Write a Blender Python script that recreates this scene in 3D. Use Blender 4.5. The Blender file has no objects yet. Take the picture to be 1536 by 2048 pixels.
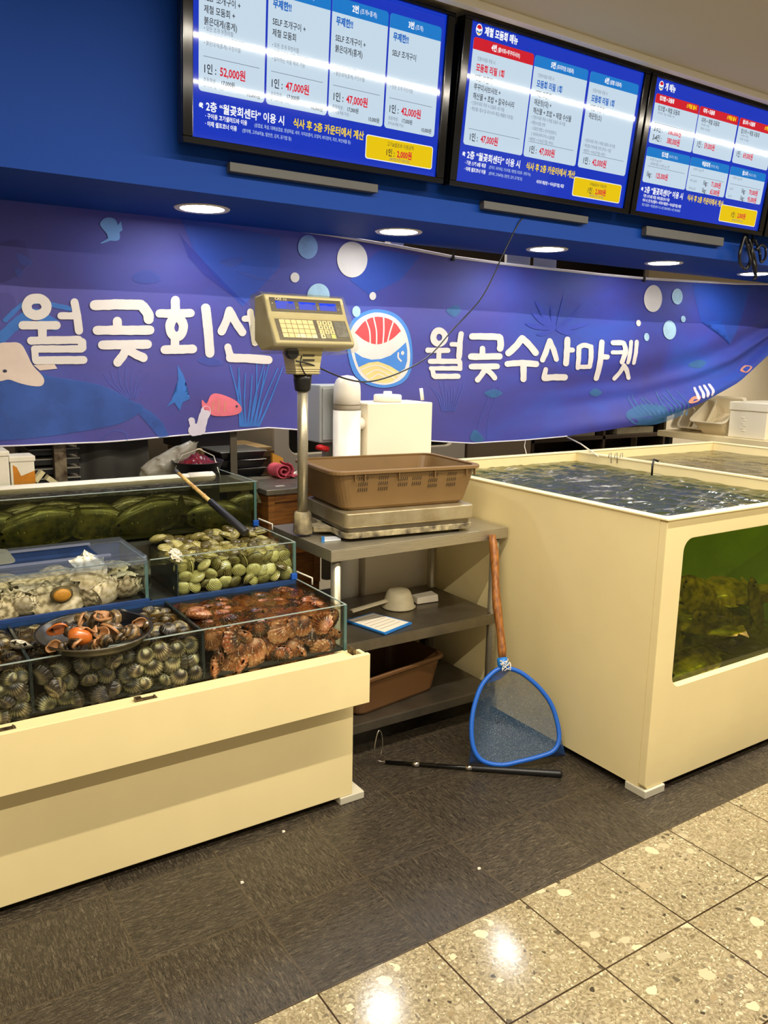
import bpy, bmesh, math, random
from mathutils import Vector, Matrix, noise as mnoise
random.seed(7)
S = bpy.context.scene
C = S.collection
PI = math.pi

# ------------------------------------------------------------------ camera
CX, CY, F, H = 768.0, 1024.0, 1617.936, 1.5
def vdir(x, y): return Vector((x-CX, -(y-CY), -F)).normalized()
AX = vdir(3266, 755); AY = vdir(-316, 689); AZ = AX.cross(AY).normalized()
RM = Matrix((AX, AY, AZ))
CAMP = Vector((0, 0, H))
cam = bpy.data.cameras.new('camera'); camo = bpy.data.objects.new('camera', cam); C.objects.link(camo)
cam.sensor_fit = 'VERTICAL'; cam.sensor_height = 24; cam.lens = F*24/2048; cam.clip_start = .02
camo.matrix_world = Matrix.Translation(CAMP) @ RM.to_4x4()
S.camera = camo
def ray(px, py): return RM @ Vector((px-CX, -(py-CY), -F))
def P(px, py, x=None, y=None, z=None):
    """world point where the line of sight through a pixel meets a plane of the place"""
    r = ray(px, py)
    t = x/r.x if x is not None else (y/r.y if y is not None else (z-H)/r.z)
    return CAMP + r*t
def Ppl(px, py, p0, n):
    r = ray(px, py); return CAMP + r*((p0-CAMP).dot(n)/r.dot(n))

# ------------------------------------------------------------------ world, lights, exposure
w = bpy.data.worlds.new('world'); S.world = w; w.use_nodes = True
w.node_tree.nodes['Background'].inputs[0].default_value = (1, .93, .82, 1)
w.node_tree.nodes['Background'].inputs[1].default_value = .40
S.view_settings.view_transform = 'Standard'; S.view_settings.look = 'None'
S.view_settings.gamma = 1; S.view_settings.exposure = 0.0; S.view_settings.use_curve_mapping = False
S.cycles.transparent_max_bounces = 32; S.cycles.max_bounces = 8
def area(name, loc, sx, sy, power, col, rot=(0, 0, 0), shape='RECTANGLE', spread=PI):
    l = bpy.data.lights.new(name, 'AREA'); l.shape = shape; l.size = sx; l.size_y = sy; l.energy = power; l.color = col; l.spread = spread
    o = bpy.data.objects.new(name, l); o.location = loc; o.rotation_euler = rot; C.objects.link(o); return o
WARM = (1, .87, .66)
area('ceiling_line_light', (3.5, 1.25, 2.81), 6.6, .026, 215, (1, .91, .76))
area('ceiling_line_light_behind', (.35, -.20, 2.81), 5.8, .026, 120, (1, .91, .76))
area('kitchen_side_fill', (7.2, 4.4, 2.75), 1.2, .3, 40, (1, .92, .80), spread=1.9)  # unseen lamp added to brighten the cream partition at the right
area('kitchen_fill', (2.6, 3.95, 2.7), 3.4, .2, 42, (1, .90, .76))  # added fill for the kitchen background, no known fixture

# ------------------------------------------------------------------ materials
def lin(c):
    return tuple(((v/255)/12.92 if v/255 <= .04045 else ((v/255+.055)/1.055)**2.4) for v in c) + (1,)
class NT:
    def __init__(s, m):
        m.use_nodes = True; s.t = m.node_tree; s.n = s.t.nodes; s.b = s.n.get('Principled BSDF'); s.out = s.n.get('Material Output')
    def new(s, typ, **kw):
        nd = s.n.new(typ)
        for k, v in kw.items(): setattr(nd, k, v)
        return nd
    def link(s, a, b): s.t.links.new(a, b)
    def set(s, sock, v):
        if hasattr(v, 'is_linked') or hasattr(v, 'links'): s.link(v, sock)
        else: sock.default_value = v
    def math(s, op, a, b=0.0, c=0.0, clamp=False):
        nd = s.new('ShaderNodeMath', operation=op); nd.use_clamp = clamp
        s.set(nd.inputs[0], a); s.set(nd.inputs[1], b); s.set(nd.inputs[2], c); return nd.outputs[0]
    def mix(s, f, a, b):
        nd = s.new('ShaderNodeMix', data_type='RGBA')
        s.set(nd.inputs['Factor'], f); s.set(nd.inputs[6], a); s.set(nd.inputs[7], b); return nd.outputs[2]
    def noise(s, vec, scale, detail=3, rough=.55, dist=0.0):
        nd = s.new('ShaderNodeTexNoise'); nd.inputs['Scale'].default_value = scale; nd.inputs['Detail'].default_value = detail
        nd.inputs['Roughness'].default_value = rough; nd.inputs['Distortion'].default_value = dist
        if vec is not None: s.link(vec, nd.inputs['Vector'])
        return nd.outputs['Fac']
    def ramp(s, f, stops):
        nd = s.new('ShaderNodeValToRGB'); e = nd.color_ramp.elements
        while len(e) < len(stops): e.new(.5)
        for el, (p, c) in zip(e, stops): el.position = p; el.color = c
        s.set(nd.inputs[0], f); return nd.outputs[0]
    def coord(s, which='Object', scale=None):
        o = s.new('ShaderNodeTexCoord').outputs[which]
        if scale is not None:
            mp = s.new('ShaderNodeMapping'); mp.inputs['Scale'].default_value = scale; s.link(o, mp.inputs[0]); o = mp.outputs[0]
        return o
    def bump(s, h, strength=.3, dist=.01):
        nd = s.new('ShaderNodeBump'); nd.inputs['Strength'].default_value = strength; nd.inputs['Distance'].default_value = dist
        s.link(h, nd.inputs['Height']); s.link(nd.outputs[0], s.b.inputs['Normal']); return nd.outputs[0]
MATS = {}
def M(name, col, rough=.5, metal=0.0, vary=.0, vscale=8, bump=0.0, bscale=60, col2=None, spec=.5, emit=None, estr=1.0, coat=0.0, stretch=None, sss=0):
    if name in MATS: return MATS[name]
    m = bpy.data.materials.new(name); n = NT(m); b = n.b
    base = lin(col); b.inputs['Roughness'].default_value = rough; b.inputs['Metallic'].default_value = metal
    b.inputs['Specular IOR Level'].default_value = spec; b.inputs['Coat Weight'].default_value = coat
    co = n.coord('Object', stretch) if (vary or bump or col2) else None
    if col2 or vary:
        f = n.noise(co, vscale, 4)
        f2 = n.ramp(f, [(.35, (0, 0, 0, 1)), (.65, (1, 1, 1, 1))])
        c2 = lin(col2) if col2 else tuple(v*(1-vary) for v in base[:3])+(1,)
        n.link(n.mix(f2, base, c2), b.inputs['Base Color'])
    else: b.inputs['Base Color'].default_value = base
    if bump: n.bump(n.noise(co, bscale, 4), bump, .004)
    if emit: b.inputs['Emission Color'].default_value = lin(emit); b.inputs['Emission Strength'].default_value = estr
    if sss: b.inputs['Subsurface Weight'].default_value = sss; b.inputs['Subsurface Radius'].default_value = (.01, .008, .005)
    MATS[name] = m; return m
def thin(name, tint=(255, 255, 255), rough=.0, ior=1.45, wave=0, wscale=12, haze=0.0, hazecol=(200, 200, 190), stretch=None, foam=False, wdist=.01):
    """clear sheet: glass pane, plastic film or water surface"""
    if name in MATS: return MATS[name]
    m = bpy.data.materials.new(name); n = NT(m)
    n.n.remove(n.b)
    tr = n.new('ShaderNodeBsdfTransparent'); tr.inputs[0].default_value = lin(tint)
    gl = n.new('ShaderNodeBsdfGlossy'); gl.inputs['Roughness'].default_value = rough
    fr = n.new('ShaderNodeFresnel'); fr.inputs[0].default_value = ior
    mx = n.new('ShaderNodeMixShader')
    first = tr.outputs[0]
    if haze:
        df = n.new('ShaderNodeBsdfDiffuse'); df.inputs[0].default_value = lin(hazecol)
        m2 = n.new('ShaderNodeMixShader'); 
        hz = haze
        if foam:
            co = n.coord('Object', (1, 2.2, 1)); f = n.noise(co, 5, 6, .65, 1.5)
            fo = n.ramp(f, [(.56, (0, 0, 0, 1)), (.68, (1, 1, 1, 1))])
            df.inputs[0].default_value = lin(hazecol); n.link(n.mix(fo, lin(hazecol), lin((205, 205, 195))), df.inputs[0])
            hz = n.math('ADD', haze, n.math('MULTIPLY', fo, .5), clamp=True)
        n.set(m2.inputs[0], hz); n.link(tr.outputs[0], m2.inputs[1]); n.link(df.outputs[0], m2.inputs[2]); first = m2.outputs[0]
    if wave:
        co = n.coord('Object', stretch); h = n.noise(co, wscale, 3, .55, .6)
        bp = n.new('ShaderNodeBump'); bp.inputs['Strength'].default_value = wave; bp.inputs['Distance'].default_value = wdist
        n.link(h, bp.inputs['Height']); n.link(bp.outputs[0], gl.inputs['Normal']); n.link(bp.outputs[0], fr.inputs['Normal'])
    geo = n.new('ShaderNodeNewGeometry')
    n.link(n.math('MULTIPLY', fr.outputs[0], n.math('SUBTRACT', 1.0, geo.outputs['Backfacing'])), mx.inputs[0]); n.link(first, mx.inputs[1]); n.link(gl.outputs[0], mx.inputs[2])
    n.link(mx.outputs[0], n.out.inputs[0]); MATS[name] = m; return m

CREAM = M('cream_panel', (242, 224, 168), .38, vary=.06, vscale=3)
STEEL = M('brushed_steel', (182, 174, 152), .34, .72, vary=.15, vscale=14, stretch=(1, 14, 14))
STEELD = M('worn_steel', (140, 132, 116), .34, .9, vary=.3, vscale=9)
CHROME = M('chrome', (205, 200, 190), .12, 1.0)
BLACK = M('black_plastic', (16, 16, 17), .4)
GLOSSBLACK = M('gloss_black', (7, 7, 8), .12)
WHITEP = M('white_plastic', (238, 232, 218), .4)
FOAM = M('white_foam', (232, 224, 204), .75, vary=.08, vscale=20)
BROWNP = M('brown_plastic', (124, 96, 58), .42, vary=.1, vscale=7)
BROWND = M('dark_brown_plastic', (96, 64, 32), .45, vary=.1, vscale=6)
BLUEW = M('blue_paint', (0, 58, 148), .6, vary=.05, vscale=2, spec=.2)
BLUEP = M('blue_plastic', (20, 84, 180), .4)
BLUEMAT = M('blue_foam_board', (26, 62, 122), .55, vary=.3, vscale=18)
GLASS = thin('clear_glass', (250, 254, 251), ior=1.3)
GLASSEDGE = M('glass_edge', (72, 104, 100), .12, spec=.8)
WATER = thin('tank_water', (244, 242, 228), wave=.5, wscale=22, ior=1.25)

# ------------------------------------------------------------------ builders
WL = {}
class MB:
    def __init__(s): s.bm = bmesh.new()
    def poly(s, pts, mi=0):
        f = s.bm.faces.new([s.bm.verts.new(p) for p in pts]); f.material_index = mi; return f
    def hexa(s, p, mi=0):
        v = [s.bm.verts.new(q) for q in p]
        for f in ((3, 2, 1, 0), (4, 5, 6, 7), (0, 1, 5, 4), (1, 2, 6, 5), (2, 3, 7, 6), (3, 0, 4, 7)):
            s.bm.faces.new([v[i] for i in f]).material_index = mi
        return s
    def box(s, a, b, mi=0, T=None):
        x0, y0, z0 = a; x1, y1, z1 = b
        if x0 > x1: x0, x1 = x1, x0
        if y0 > y1: y0, y1 = y1, y0
        if z0 > z1: z0, z1 = z1, z0
        p = [Vector(q) for q in ((x0, y0, z0), (x1, y0, z0), (x1, y1, z0), (x0, y1, z0), (x0, y0, z1), (x1, y0, z1), (x1, y1, z1), (x0, y1, z1))]
        if T: p = [T(q) for q in p]
        return s.hexa(p, mi)
    def tube(s, pts, r, n=10, mi=0, cap=True, closed=False):
        pts = [Vector(p) for p in pts]; k = len(pts); rings = []
        rr = r if isinstance(r, (list, tuple)) else [r]*k
        up = None
        for i, p in enumerate(pts):
            a = pts[(i-1) % k] if (closed or i > 0) else p; b = pts[(i+1) % k] if (closed or i < k-1) else p
            t = (b-a).normalized()
            if up is None:
                up = Vector((0, 0, 1)) if abs(t.z) < .9 else Vector((1, 0, 0))
            u = (up - t*up.dot(t)); u = u.normalized() if u.length > 1e-6 else t.orthogonal().normalized()
            v = t.cross(u); up = u
            rings.append([s.bm.verts.new(p + (u*math.cos(2*PI*j/n) + v*math.sin(2*PI*j/n))*rr[i]) for j in range(n)])
        for i in range(k if closed else k-1):
            A, B = rings[i], rings[(i+1) % k]
            for j in range(n):
                f = s.bm.faces.new((A[j], A[(j+1) % n], B[(j+1) % n], B[j])); f.material_index = mi; f.smooth = True
        if cap and not closed:
            s.bm.faces.new(rings[0][::-1]).material_index = mi; s.bm.faces.new(rings[-1]).material_index = mi
        return s
    def lathe(s, c, prof, n=32, mi=0, axis=None, sx=1, sy=1, T=None, cap=True):
        c = Vector(c); rings = []
        for r, z in prof:
            ring = []
            for j in range(n):
                q = Vector((r*math.cos(2*PI*j/n)*sx, r*math.sin(2*PI*j/n)*sy, z))
                if axis is not None: q = axis @ q
                q = c+q
                ring.append(s.bm.verts.new(T(q) if T else q))
            rings.append(ring)
        for i in range(len(rings)-1):
            A, B = rings[i], rings[i+1]
            for j in range(n):
                f = s.bm.faces.new((A[j], A[(j+1) % n], B[(j+1) % n], B[j])); f.material_index = mi; f.smooth = True
        if cap and prof[0][0] > 1e-6: s.bm.faces.new(rings[0][::-1]).material_index = mi
        if cap and prof[-1][0] > 1e-6: s.bm.faces.new(rings[-1]).material_index = mi
        return s
    def grid(s, fn, nu, nv, mi=0, smooth=True):
        V = [[s.bm.verts.new(fn(i/nu, j/nv)) for j in range(nv+1)] for i in range(nu+1)]
        for i in range(nu):
            for j in range(nv):
                f = s.bm.faces.new((V[i][j], V[i+1][j], V[i+1][j+1], V[i][j+1])); f.material_index = mi; f.smooth = smooth
        return s
    def build(s, name, mats, parent=None, bevel=0, seg=2, origin=None, shade=False, solid=0):
        bmesh.ops.recalc_face_normals(s.bm, faces=s.bm.faces)
        me = bpy.data.meshes.new(name)
        off = Vector(WL[parent.name]) if parent else Vector(origin or (0, 0, 0))
        if off.length: bmesh.ops.translate(s.bm, verts=s.bm.verts, vec=-off)
        if shade:
            for f in s.bm.faces: f.smooth = True
        s.bm.to_mesh(me); s.bm.free()
        for m in (mats if isinstance(mats, (list, tuple)) else [mats]): me.materials.append(m)
        o = bpy.data.objects.new(name, me); C.objects.link(o)
        if parent: o.parent = parent
        else: o.location = off
        WL[o.name] = off
        if solid:
            md = o.modifiers.new('thickness', 'SOLIDIFY'); md.thickness = solid; md.offset = 0
        if bevel:
            md = o.modifiers.new('bevel', 'BEVEL'); md.width = bevel; md.segments = seg; md.limit_method = 'ANGLE'; md.angle_limit = .6
            md.harden_normals = False
        return o
def tag(o, label, cat, group=None, kind=None):
    o['label'] = label; o['category'] = cat
    if group: o['group'] = group
    if kind: o['kind'] = kind
    return o
def thing(name, label, cat, loc, group=None):
    o = bpy.data.objects.new(name, None); C.objects.link(o); o.location = loc; o.empty_display_size = .05
    WL[o.name] = Vector(loc); return tag(o, label, cat, group)
def struct(name, mb, m, **kw):
    o = mb.build(name, m, **kw); o['kind'] = 'structure'; return o
def copy_thing(o, loc=None, rot=None, scale=None, label=None, group=None):
    c = o.copy(); C.objects.link(c)
    if loc is not None: c.location = loc
    if rot is not None: c.rotation_euler = rot
    if scale is not None: c.scale = scale if hasattr(scale, '__len__') else (scale,)*3
    if label: c['label'] = label
    if group: c['group'] = group
    for ch in o.children:
        d = ch.copy(); C.objects.link(d); d.parent = c
    return c
def B(a, b, T=None): return MB().box(a, b, T=T)
def lerp(a, b, t): return a+(b-a)*t
def sstep(a, b, x):
    t = max(0, min(1, (x-a)/(b-a))); return t*t*(3-2*t)
def interp(tab, x):
    if x <= tab[0][0]: return tab[0][1] + (x-tab[0][0])*(tab[1][1]-tab[0][1])/(tab[1][0]-tab[0][0])
    for (a, ya), (b, yb) in zip(tab, tab[1:]):
        if x <= b: return lerp(ya, yb, (x-a)/(b-a))
    (a, ya), (b, yb) = tab[-2:]; return yb + (x-b)*(yb-ya)/(b-a)
def smooth_closed(pts, k=6):
    n = len(pts); out = []
    for i in range(n):
        p0, p1, p2, p3 = [Vector(pts[(i+d) % n]) for d in (-1, 0, 1, 2)]
        for j in range(k):
            t = j/k; out.append(.5*((2*p1)+(p2-p0)*t+(2*p0-5*p1+4*p2-p3)*t*t+(3*p1-p0-3*p2+p3)*t**3))
    return out
def smooth_open(pts, k=6):
    pts = [Vector(p) for p in pts]; out = []
    q = [2*pts[0]-pts[1]]+pts+[2*pts[-1]-pts[-2]]
    for i in range(1, len(q)-2):
        p0, p1, p2, p3 = q[i-1:i+3]
        for j in range(k):
            t = j/k; out.append(.5*((2*p1)+(p2-p0)*t+(2*p0-5*p1+4*p2-p3)*t*t+(3*p1-p0-3*p2+p3)*t**3))
    out.append(pts[-1]); return out
def rrect(x0, y0, x1, y1, r, k=5):
    out = []
    for cx, cy, a in ((x1-r, y0+r, -90), (x1-r, y1-r, 0), (x0+r, y1-r, 90), (x0+r, y0+r, 180)):
        for i in range(k+1):
            t = math.radians(a+90*i/k); out.append((cx+r*math.cos(t), cy+r*math.sin(t)))
    return out
def glyphs(reqs):
    """list of (text, size, condense, bold) -> list of (verts, faces, width) in the text plane"""
    objs = []
    for txt, size, cond, bold in reqs:
        cu = bpy.data.curves.new('t', 'FONT'); cu.body = txt; cu.size = size; cu.offset = bold; cu.resolution_u = 2
        o = bpy.data.objects.new('t', cu); C.objects.link(o); objs.append(o)
    bpy.context.view_layer.update()
    dg = bpy.context.evaluated_depsgraph_get(); res = []
    for o, (txt, size, cond, bold) in zip(objs, reqs):
        me = bpy.data.meshes.new_from_object(o.evaluated_get(dg))
        vs = [(v.co.x*cond, v.co.y) for v in me.vertices]; fs = [tuple(p.vertices) for p in me.polygons]
        wd = max((v[0] for v in vs), default=0); res.append((vs, fs, wd)); bpy.data.meshes.remove(me)
    for o in objs:
        cu = o.data; bpy.data.objects.remove(o); bpy.data.curves.remove(cu)
    return res
def add_text(mb, g, T, mi):
    vs, fs, _ = g; V = [mb.bm.verts.new(T(x, y)) for x, y in vs]
    for f in fs:
        try: mb.bm.faces.new([V[i] for i in f]).material_index = mi
        except ValueError: pass

# ------------------------------------------------------------------ floor
TX, TY, X0, Y0 = .3235, .3133, .81, 1.474
def tile_nodes(n, groutw):
    co = n.coord('Object'); sp = n.new('ShaderNodeSeparateXYZ'); n.link(co, sp.inputs[0])
    u = n.math('DIVIDE', n.math('SUBTRACT', sp.outputs[0], X0), TX); v = n.math('DIVIDE', n.math('SUBTRACT', sp.outputs[1], Y0), TY)
    iu, iv = n.math('FLOOR', u), n.math('FLOOR', v)
    fu, fv = n.math('FRACT', u), n.math('FRACT', v)
    du = n.math('MINIMUM', fu, n.math('SUBTRACT', 1.0, fu)); dv = n.math('MINIMUM', fv, n.math('SUBTRACT', 1.0, fv))
    d = n.math('MINIMUM', du, dv)
    g = n.math('LESS_THAN', d, groutw)
    cb = n.new('ShaderNodeCombineXYZ'); n.link(iu, cb.inputs[0]); n.link(iv, cb.inputs[1])
    wn = n.new('ShaderNodeTexWhiteNoise', noise_dimensions='2D'); n.link(cb.outputs[0], wn.inputs['Vector'])
    par = n.math('MODULO', n.math('ABSOLUTE', n.math('ADD', iu, iv)), 2.0)
    return co, g, wn.outputs['Value'], par, d
def slate():
    m = bpy.data.materials.new('dark_slate_tile'); n = NT(m)
    co, g, rnd, par, d = tile_nodes(n, .0065)
    def st(sc):
        mp = n.new('ShaderNodeMapping'); mp.inputs['Scale'].default_value = sc; n.link(co, mp.inputs[0]); return mp.outputs[0]
    a = n.noise(st((34, 190, 1)), 1, 7, .72, 1.1); b = n.noise(st((190, 34, 1)), 1, 7, .72, 1.1)
    mx = n.new('ShaderNodeMix', data_type='FLOAT'); n.link(par, mx.inputs[0]); n.link(a, mx.inputs[2]); n.link(b, mx.inputs[3]); f = mx.outputs[0]
    speck = n.noise(st((1, 1, 1)), 320, 2, .6)
    c = n.ramp(f, [(.36, lin((34, 29, 24))), (.52, lin((60, 53, 43))), (.68, lin((112, 101, 82)))])
    c = n.mix(n.ramp(speck, [(.62, (0, 0, 0, 1)), (.74, (1, 1, 1, 1))]), c, lin((150, 138, 114)))
    c = n.mix(n.math('MULTIPLY', rnd, .3), c, lin((30, 26, 24)))
    big = n.noise(co, 7, 4, .6, 1.2)
    c = n.mix(n.math('MULTIPLY', g, .7), c, lin((80, 68, 50)))
    n.link(c, n.b.inputs['Base Color'])
    n.link(n.math('ADD', n.math('MULTIPLY', f, .35), .14), n.b.inputs['Roughness'])
    h = n.math('ADD', n.math('ADD', n.math('MULTIPLY', f, .6), n.math('MULTIPLY', big, .7)), n.math('MULTIPLY', g, -.6))
    n.bump(h, .35, .005); return m
def terrazzo():
    m = bpy.data.materials.new('terrazzo_tile'); n = NT(m)
    co, g, rnd, par, d = tile_nodes(n, .0075)
    off = n.new('ShaderNodeVectorMath', operation='ADD'); n.link(co, off.inputs[0])
    cb = n.new('ShaderNodeCombineXYZ'); n.link(n.math('MULTIPLY', rnd, 31.0), cb.inputs[0]); n.link(cb.outputs[0], off.inputs[1]); v = off.outputs[0]
    wob = n.new('ShaderNodeTexNoise'); wob.inputs['Scale'].default_value = 26; n.link(v, wob.inputs['Vector'])
    ad = n.new('ShaderNodeMix', data_type='VECTOR'); ad.inputs[0].default_value = .035; n.link(v, ad.inputs[4]); n.link(wob.outputs['Color'], ad.inputs[5]); v = ad.outputs[1]
    fine = n.noise(v, 110, 4, .7)
    c = n.ramp(fine, [(.30, lin((96, 85, 63))), (.5, lin((148, 135, 104))), (.68, lin((186, 174, 142)))])
    def chips(scale, size, dens, stops, c):
        vo = n.new('ShaderNodeTexVoronoi', feature='F1'); vo.inputs['Scale'].default_value = scale; n.link(v, vo.inputs['Vector'])
        sp = n.new('ShaderNodeSeparateColor'); n.link(vo.outputs['Color'], sp.inputs[0])
        inside = n.math('LESS_THAN', vo.outputs['Distance'], n.math('MULTIPLY', n.math('ADD', n.math('MULTIPLY', sp.outputs[1], .7), .3), size))
        mask = n.math('MULTIPLY', inside, n.math('LESS_THAN', sp.outputs[0], dens))
        col = n.ramp(sp.outputs[2], stops); 
        return n.mix(mask, c, col)
    c = chips(130, .5, .75, [(0, lin((126, 112, 84))), (.45, lin((178, 164, 128))), (.75, lin((214, 204, 172))), (1, lin((80, 70, 54)))], c)
    c = chips(52, .42, .5, [(0, lin((130, 116, 88))), (.4, lin((210, 198, 164))), (.7, lin((112, 103, 84))), (.85, lin((156, 138, 102))), (1, lin((50, 46, 38)))], c)
    c = chips(20, .40, .34, [(0, lin((144, 128, 96))), (.4, lin((212, 200, 164))), (.7, lin((116, 107, 88))), (1, lin((80, 74, 62)))], c)
    c = chips(34, .28, .22, [(0, lin((46, 42, 36))), (.6, lin((74, 66, 52))), (1, lin((110, 100, 80)))], c)
    c = n.mix(n.math('MULTIPLY', rnd, .14), c, lin((126, 112, 84)))
    c = n.mix(g, c, lin((58, 44, 28))); n.link(c, n.b.inputs['Base Color'])
    n.b.inputs['Roughness'].default_value = .13
    h = n.math('ADD', n.math('MULTIPLY', n.noise(co, 90, 3), .2), n.math('MULTIPLY', g, -1.0)); n.bump(h, .16, .004); return m
struct('floor', MB().box((-3, Y0, -.05), (9, 7, 0)), slate())
struct('floor_terrazzo', MB().box((-3, -4, -.05), (9, Y0, 0)), terrazzo())

# ------------------------------------------------------------------ ceiling, walls, blue soffit
CEIL = M('painted_ceiling', (198, 188, 168), .8)
WALLC = M('cream_wall', (226, 212, 182), .7, vary=.08, vscale=2)
struct('ceiling', MB().box((-3, -4, 2.83), (9, 7, 2.9)), CEIL)
mb = MB(); mb.box((-3, 2.655, 2.802), (9, 2.667, 2.83)); mb.box((-3, 2.667, 2.812), (9, 2.674, 2.83)); mb.box((-3, 2.674, 2.806), (9, 2.70, 2.83))
struct('trim_1', mb, M('white_trim', (244, 240, 230), .4))
struct('wall_back', MB().box((-3, 6.6, 0), (9, 6.7, 2.83)), M('taupe_wall', (128, 114, 92), .7, vary=.1, vscale=2))
struct('wall_partition', MB().box((6.35, 5.2, 0), (8.99, 5.26, 2.829)), WALLC)
struct('wall_right', MB().box((9, -4, 0), (9.1, 7, 2.83)), WALLC)
struct('wall_left', MB().box((-3.1, -4, 0), (-3, 7, 2.83)), WALLC)
struct('wall_soffit', MB().box((-3, 2.885, 2.05), (9, 3.505, 2.829)), BLUEW)
LED = M('led_diffuser', (255, 255, 255), .5, emit=(246, 250, 255), estr=68)
DL = [(416, 412), (802, 462), (1087, 499), (1314, 527), (1500, 548)]
DLAB = ['round recessed downlight in the blue soffit above the red fish menu, leftmost of the row',
        'round recessed downlight in the soffit between the first and second menu screens',
        'round recessed downlight in the soffit under the second menu screen',
        'round recessed downlight in the soffit under the third menu screen',
        'round recessed downlight partly hidden by the hanging black cable bundle']
DLAB[0] = 'round recessed downlight in the blue soffit under the first menu screen, largest of the row'
for (px, py), lb in zip(DL, DLAB):
    p = P(px, py, z=2.05); p = Vector((p.x, 3.19, 2.05))
    t = thing('downlight', lb, 'ceiling light', p, 'downlights in the blue soffit')
    MB().lathe(p, [(.086, -.004), (.104, -.006), (.108, -.002), (.108, -.0003), (.086, -.0003)], 40, cap=False).build('trim_ring', WHITEP, t)
    MB().lathe(p, [(0, -.0035), (.084, -.0035), (.084, -.0008), (0, -.0008)], 40).build('diffuser', LED, t)

# ------------------------------------------------------------------ menu screens
def em(name, col, s=1.0):
    return M('screen_'+name, (4, 4, 5), .045, emit=col, estr=s, spec=.6)
SC = [em('blue', (10, 50, 186)), em('card', (196, 216, 232)), em('sky', (16, 120, 200)), em('red', (206, 24, 44)), em('black', (24, 28, 40)),
      em('crimson', (214, 16, 50)), em('white', (246, 248, 250)), em('yellow', (248, 214, 10)), em('grey', (98, 108, 122)), em('cyan', (14, 100, 190)), em('badge', (232, 196, 6))]
SBLUE, SCARD, SSKY, SRED, SBLK, SCRM, SWHT, SYEL, SGRY, SCYN, SBDG = range(11)
def flat(mb, pts, T, mi): mb.poly([T(a, b) for a, b in pts], mi)
def menu_screen(name_label, x0, tilt, cards, head, foot, badge, bracket):
    """x0: left edge of the housing; local s to the right, t upwards, q towards the viewer"""
    Wd, Hd = 1.092, .620
    base = Vector((x0, 2.80, 2.186)); up = Vector((0, -math.sin(tilt), math.cos(tilt))); nrm = Vector((0, -math.cos(tilt), -math.sin(tilt)))
    T3 = lambda s, t, q: base + Vector((1, 0, 0))*s + up*t + nrm*q
    t = thing('menu_screen', name_label, 'screen', base, 'menu screens on the soffit')
    hb = MB(); bz = .036
    hb.box((0, 0, -.045), (Wd, Hd, -.006), T=lambda v: T3(*v))
    for a, b in (((0, 0), (Wd, .022)), ((0, Hd-.013), (Wd, Hd)), ((0, .022), (bz, Hd-.013)), ((Wd-bz, .022), (Wd, Hd-.013))):
        hb.box((a[0], a[1], -.006), (b[0], b[1], .012), T=lambda v: T3(*v))
    hb.build('housing', GLOSSBLACK, t, bevel=.003)
    so, to = bz, .012                                   # origin of the picture on the panel
    def TT(q): return lambda s, tt: T3(s+so, tt+to, q)
    d = MB(); d.box((bz-.001, .021, -.006), (Wd-bz+.001, Hd-.012, 0), 0, T=lambda v: T3(*v))
    disp = d.build('display', SC, t)
    reqs = []; jobs = []
    def txt(mb, s, tt, body, size, col, cond=.74, bold=0., al='l', q=.0012):
        reqs.append((body, size, cond, bold)); jobs.append((mb, s, tt, col, al, q))
    parts = []
    for c in cards:
        mb = MB(); s0, s1, t0, t1, th = c['r']
        flat(mb, rrect(s0, t0, s1, t1, .012), TT(.0004), SCARD)
        hc = c.get('hc', SSKY); pts = [p for p in rrect(s0, t0, s1, t1, .012) if p[1] > t1-.013]
        flat(mb, [(s0, th), (s1, th)]+pts, TT(.0008), hc)
        for it in c['lines']:
            txt(mb, *it[:5], **it[5])
        for (a, b, tt) in c.get('rules', []):
            flat(mb, [(a, tt), (b, tt), (b, tt+.0016), (a, tt+.0016)], TT(.0008), SGRY)
        parts.append((mb, 'menu_card'))
    for grp, nm in ((head, 'headline'), (foot, 'footnote')):
        for it in grp:
            hm = MB(); txt(hm, *it[:5], **it[5]); parts.append((hm, nm))
    if badge.get('logo'):
        ls, lt = badge['logo']
        el = lambda a, b, k0=0, k1=24: [(ls+a*math.cos(2*PI*k/24), lt+b*math.sin(2*PI*k/24)) for k in range(k0, k1)]
        lg = MB(); flat(lg, el(.0165, .0205), TT(.0005), SWHT); flat(lg, [(ls-.0135, lt+.006)]+el(.0135, .017, 2, 11)+[(ls+.0135, lt+.006), (ls, lt+.001)], TT(.0009), SRED)
        flat(lg, [(ls-.0135, lt-.003), (ls, lt-.008), (ls+.0135, lt-.001), (ls+.011, lt-.011), (ls-.011, lt-.011)], TT(.0009), SCYN)
        flat(lg, [(ls-.009, lt-.012), (ls+.009, lt-.012), (ls+.004, lt-.017), (ls-.004, lt-.017)], TT(.0009), SBDG); parts.append((lg, 'emblem'))
    bm_ = MB(); s0, s1, t0, t1 = badge['r']
    flat(bm_, rrect(s0, t0, s1, t1, .010), TT(.0004), SWHT); flat(bm_, rrect(s0+.003, t0+.003, s1-.003, t1-.003, .008), TT(.0008), SBDG)
    for it in badge['lines']: txt(bm_, *it[:5], **it[5])
    parts.append((bm_, 'price_badge'))
    for g, (mb, s, tt, col, al, q) in zip(glyphs(reqs), jobs):
        s = s - (g[2]/2 if al == 'c' else (g[2] if al == 'r' else 0)); K = TT(q)
        add_text(mb, g, (lambda x, y, s=s, tt=tt, K=K: K(s+x, tt+y)), col)
    for mb, nm in parts:
        o = mb.build(nm, SC, disp)
    if bracket:
        (a, b, z0, dz) = bracket
        MB().box((a, 2.852, z0), (b, 2.884, z0+dz)).build('wall_bracket', M('grey_bracket', (72, 71, 70), .5, vary=.15), t, bevel=.002)
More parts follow.
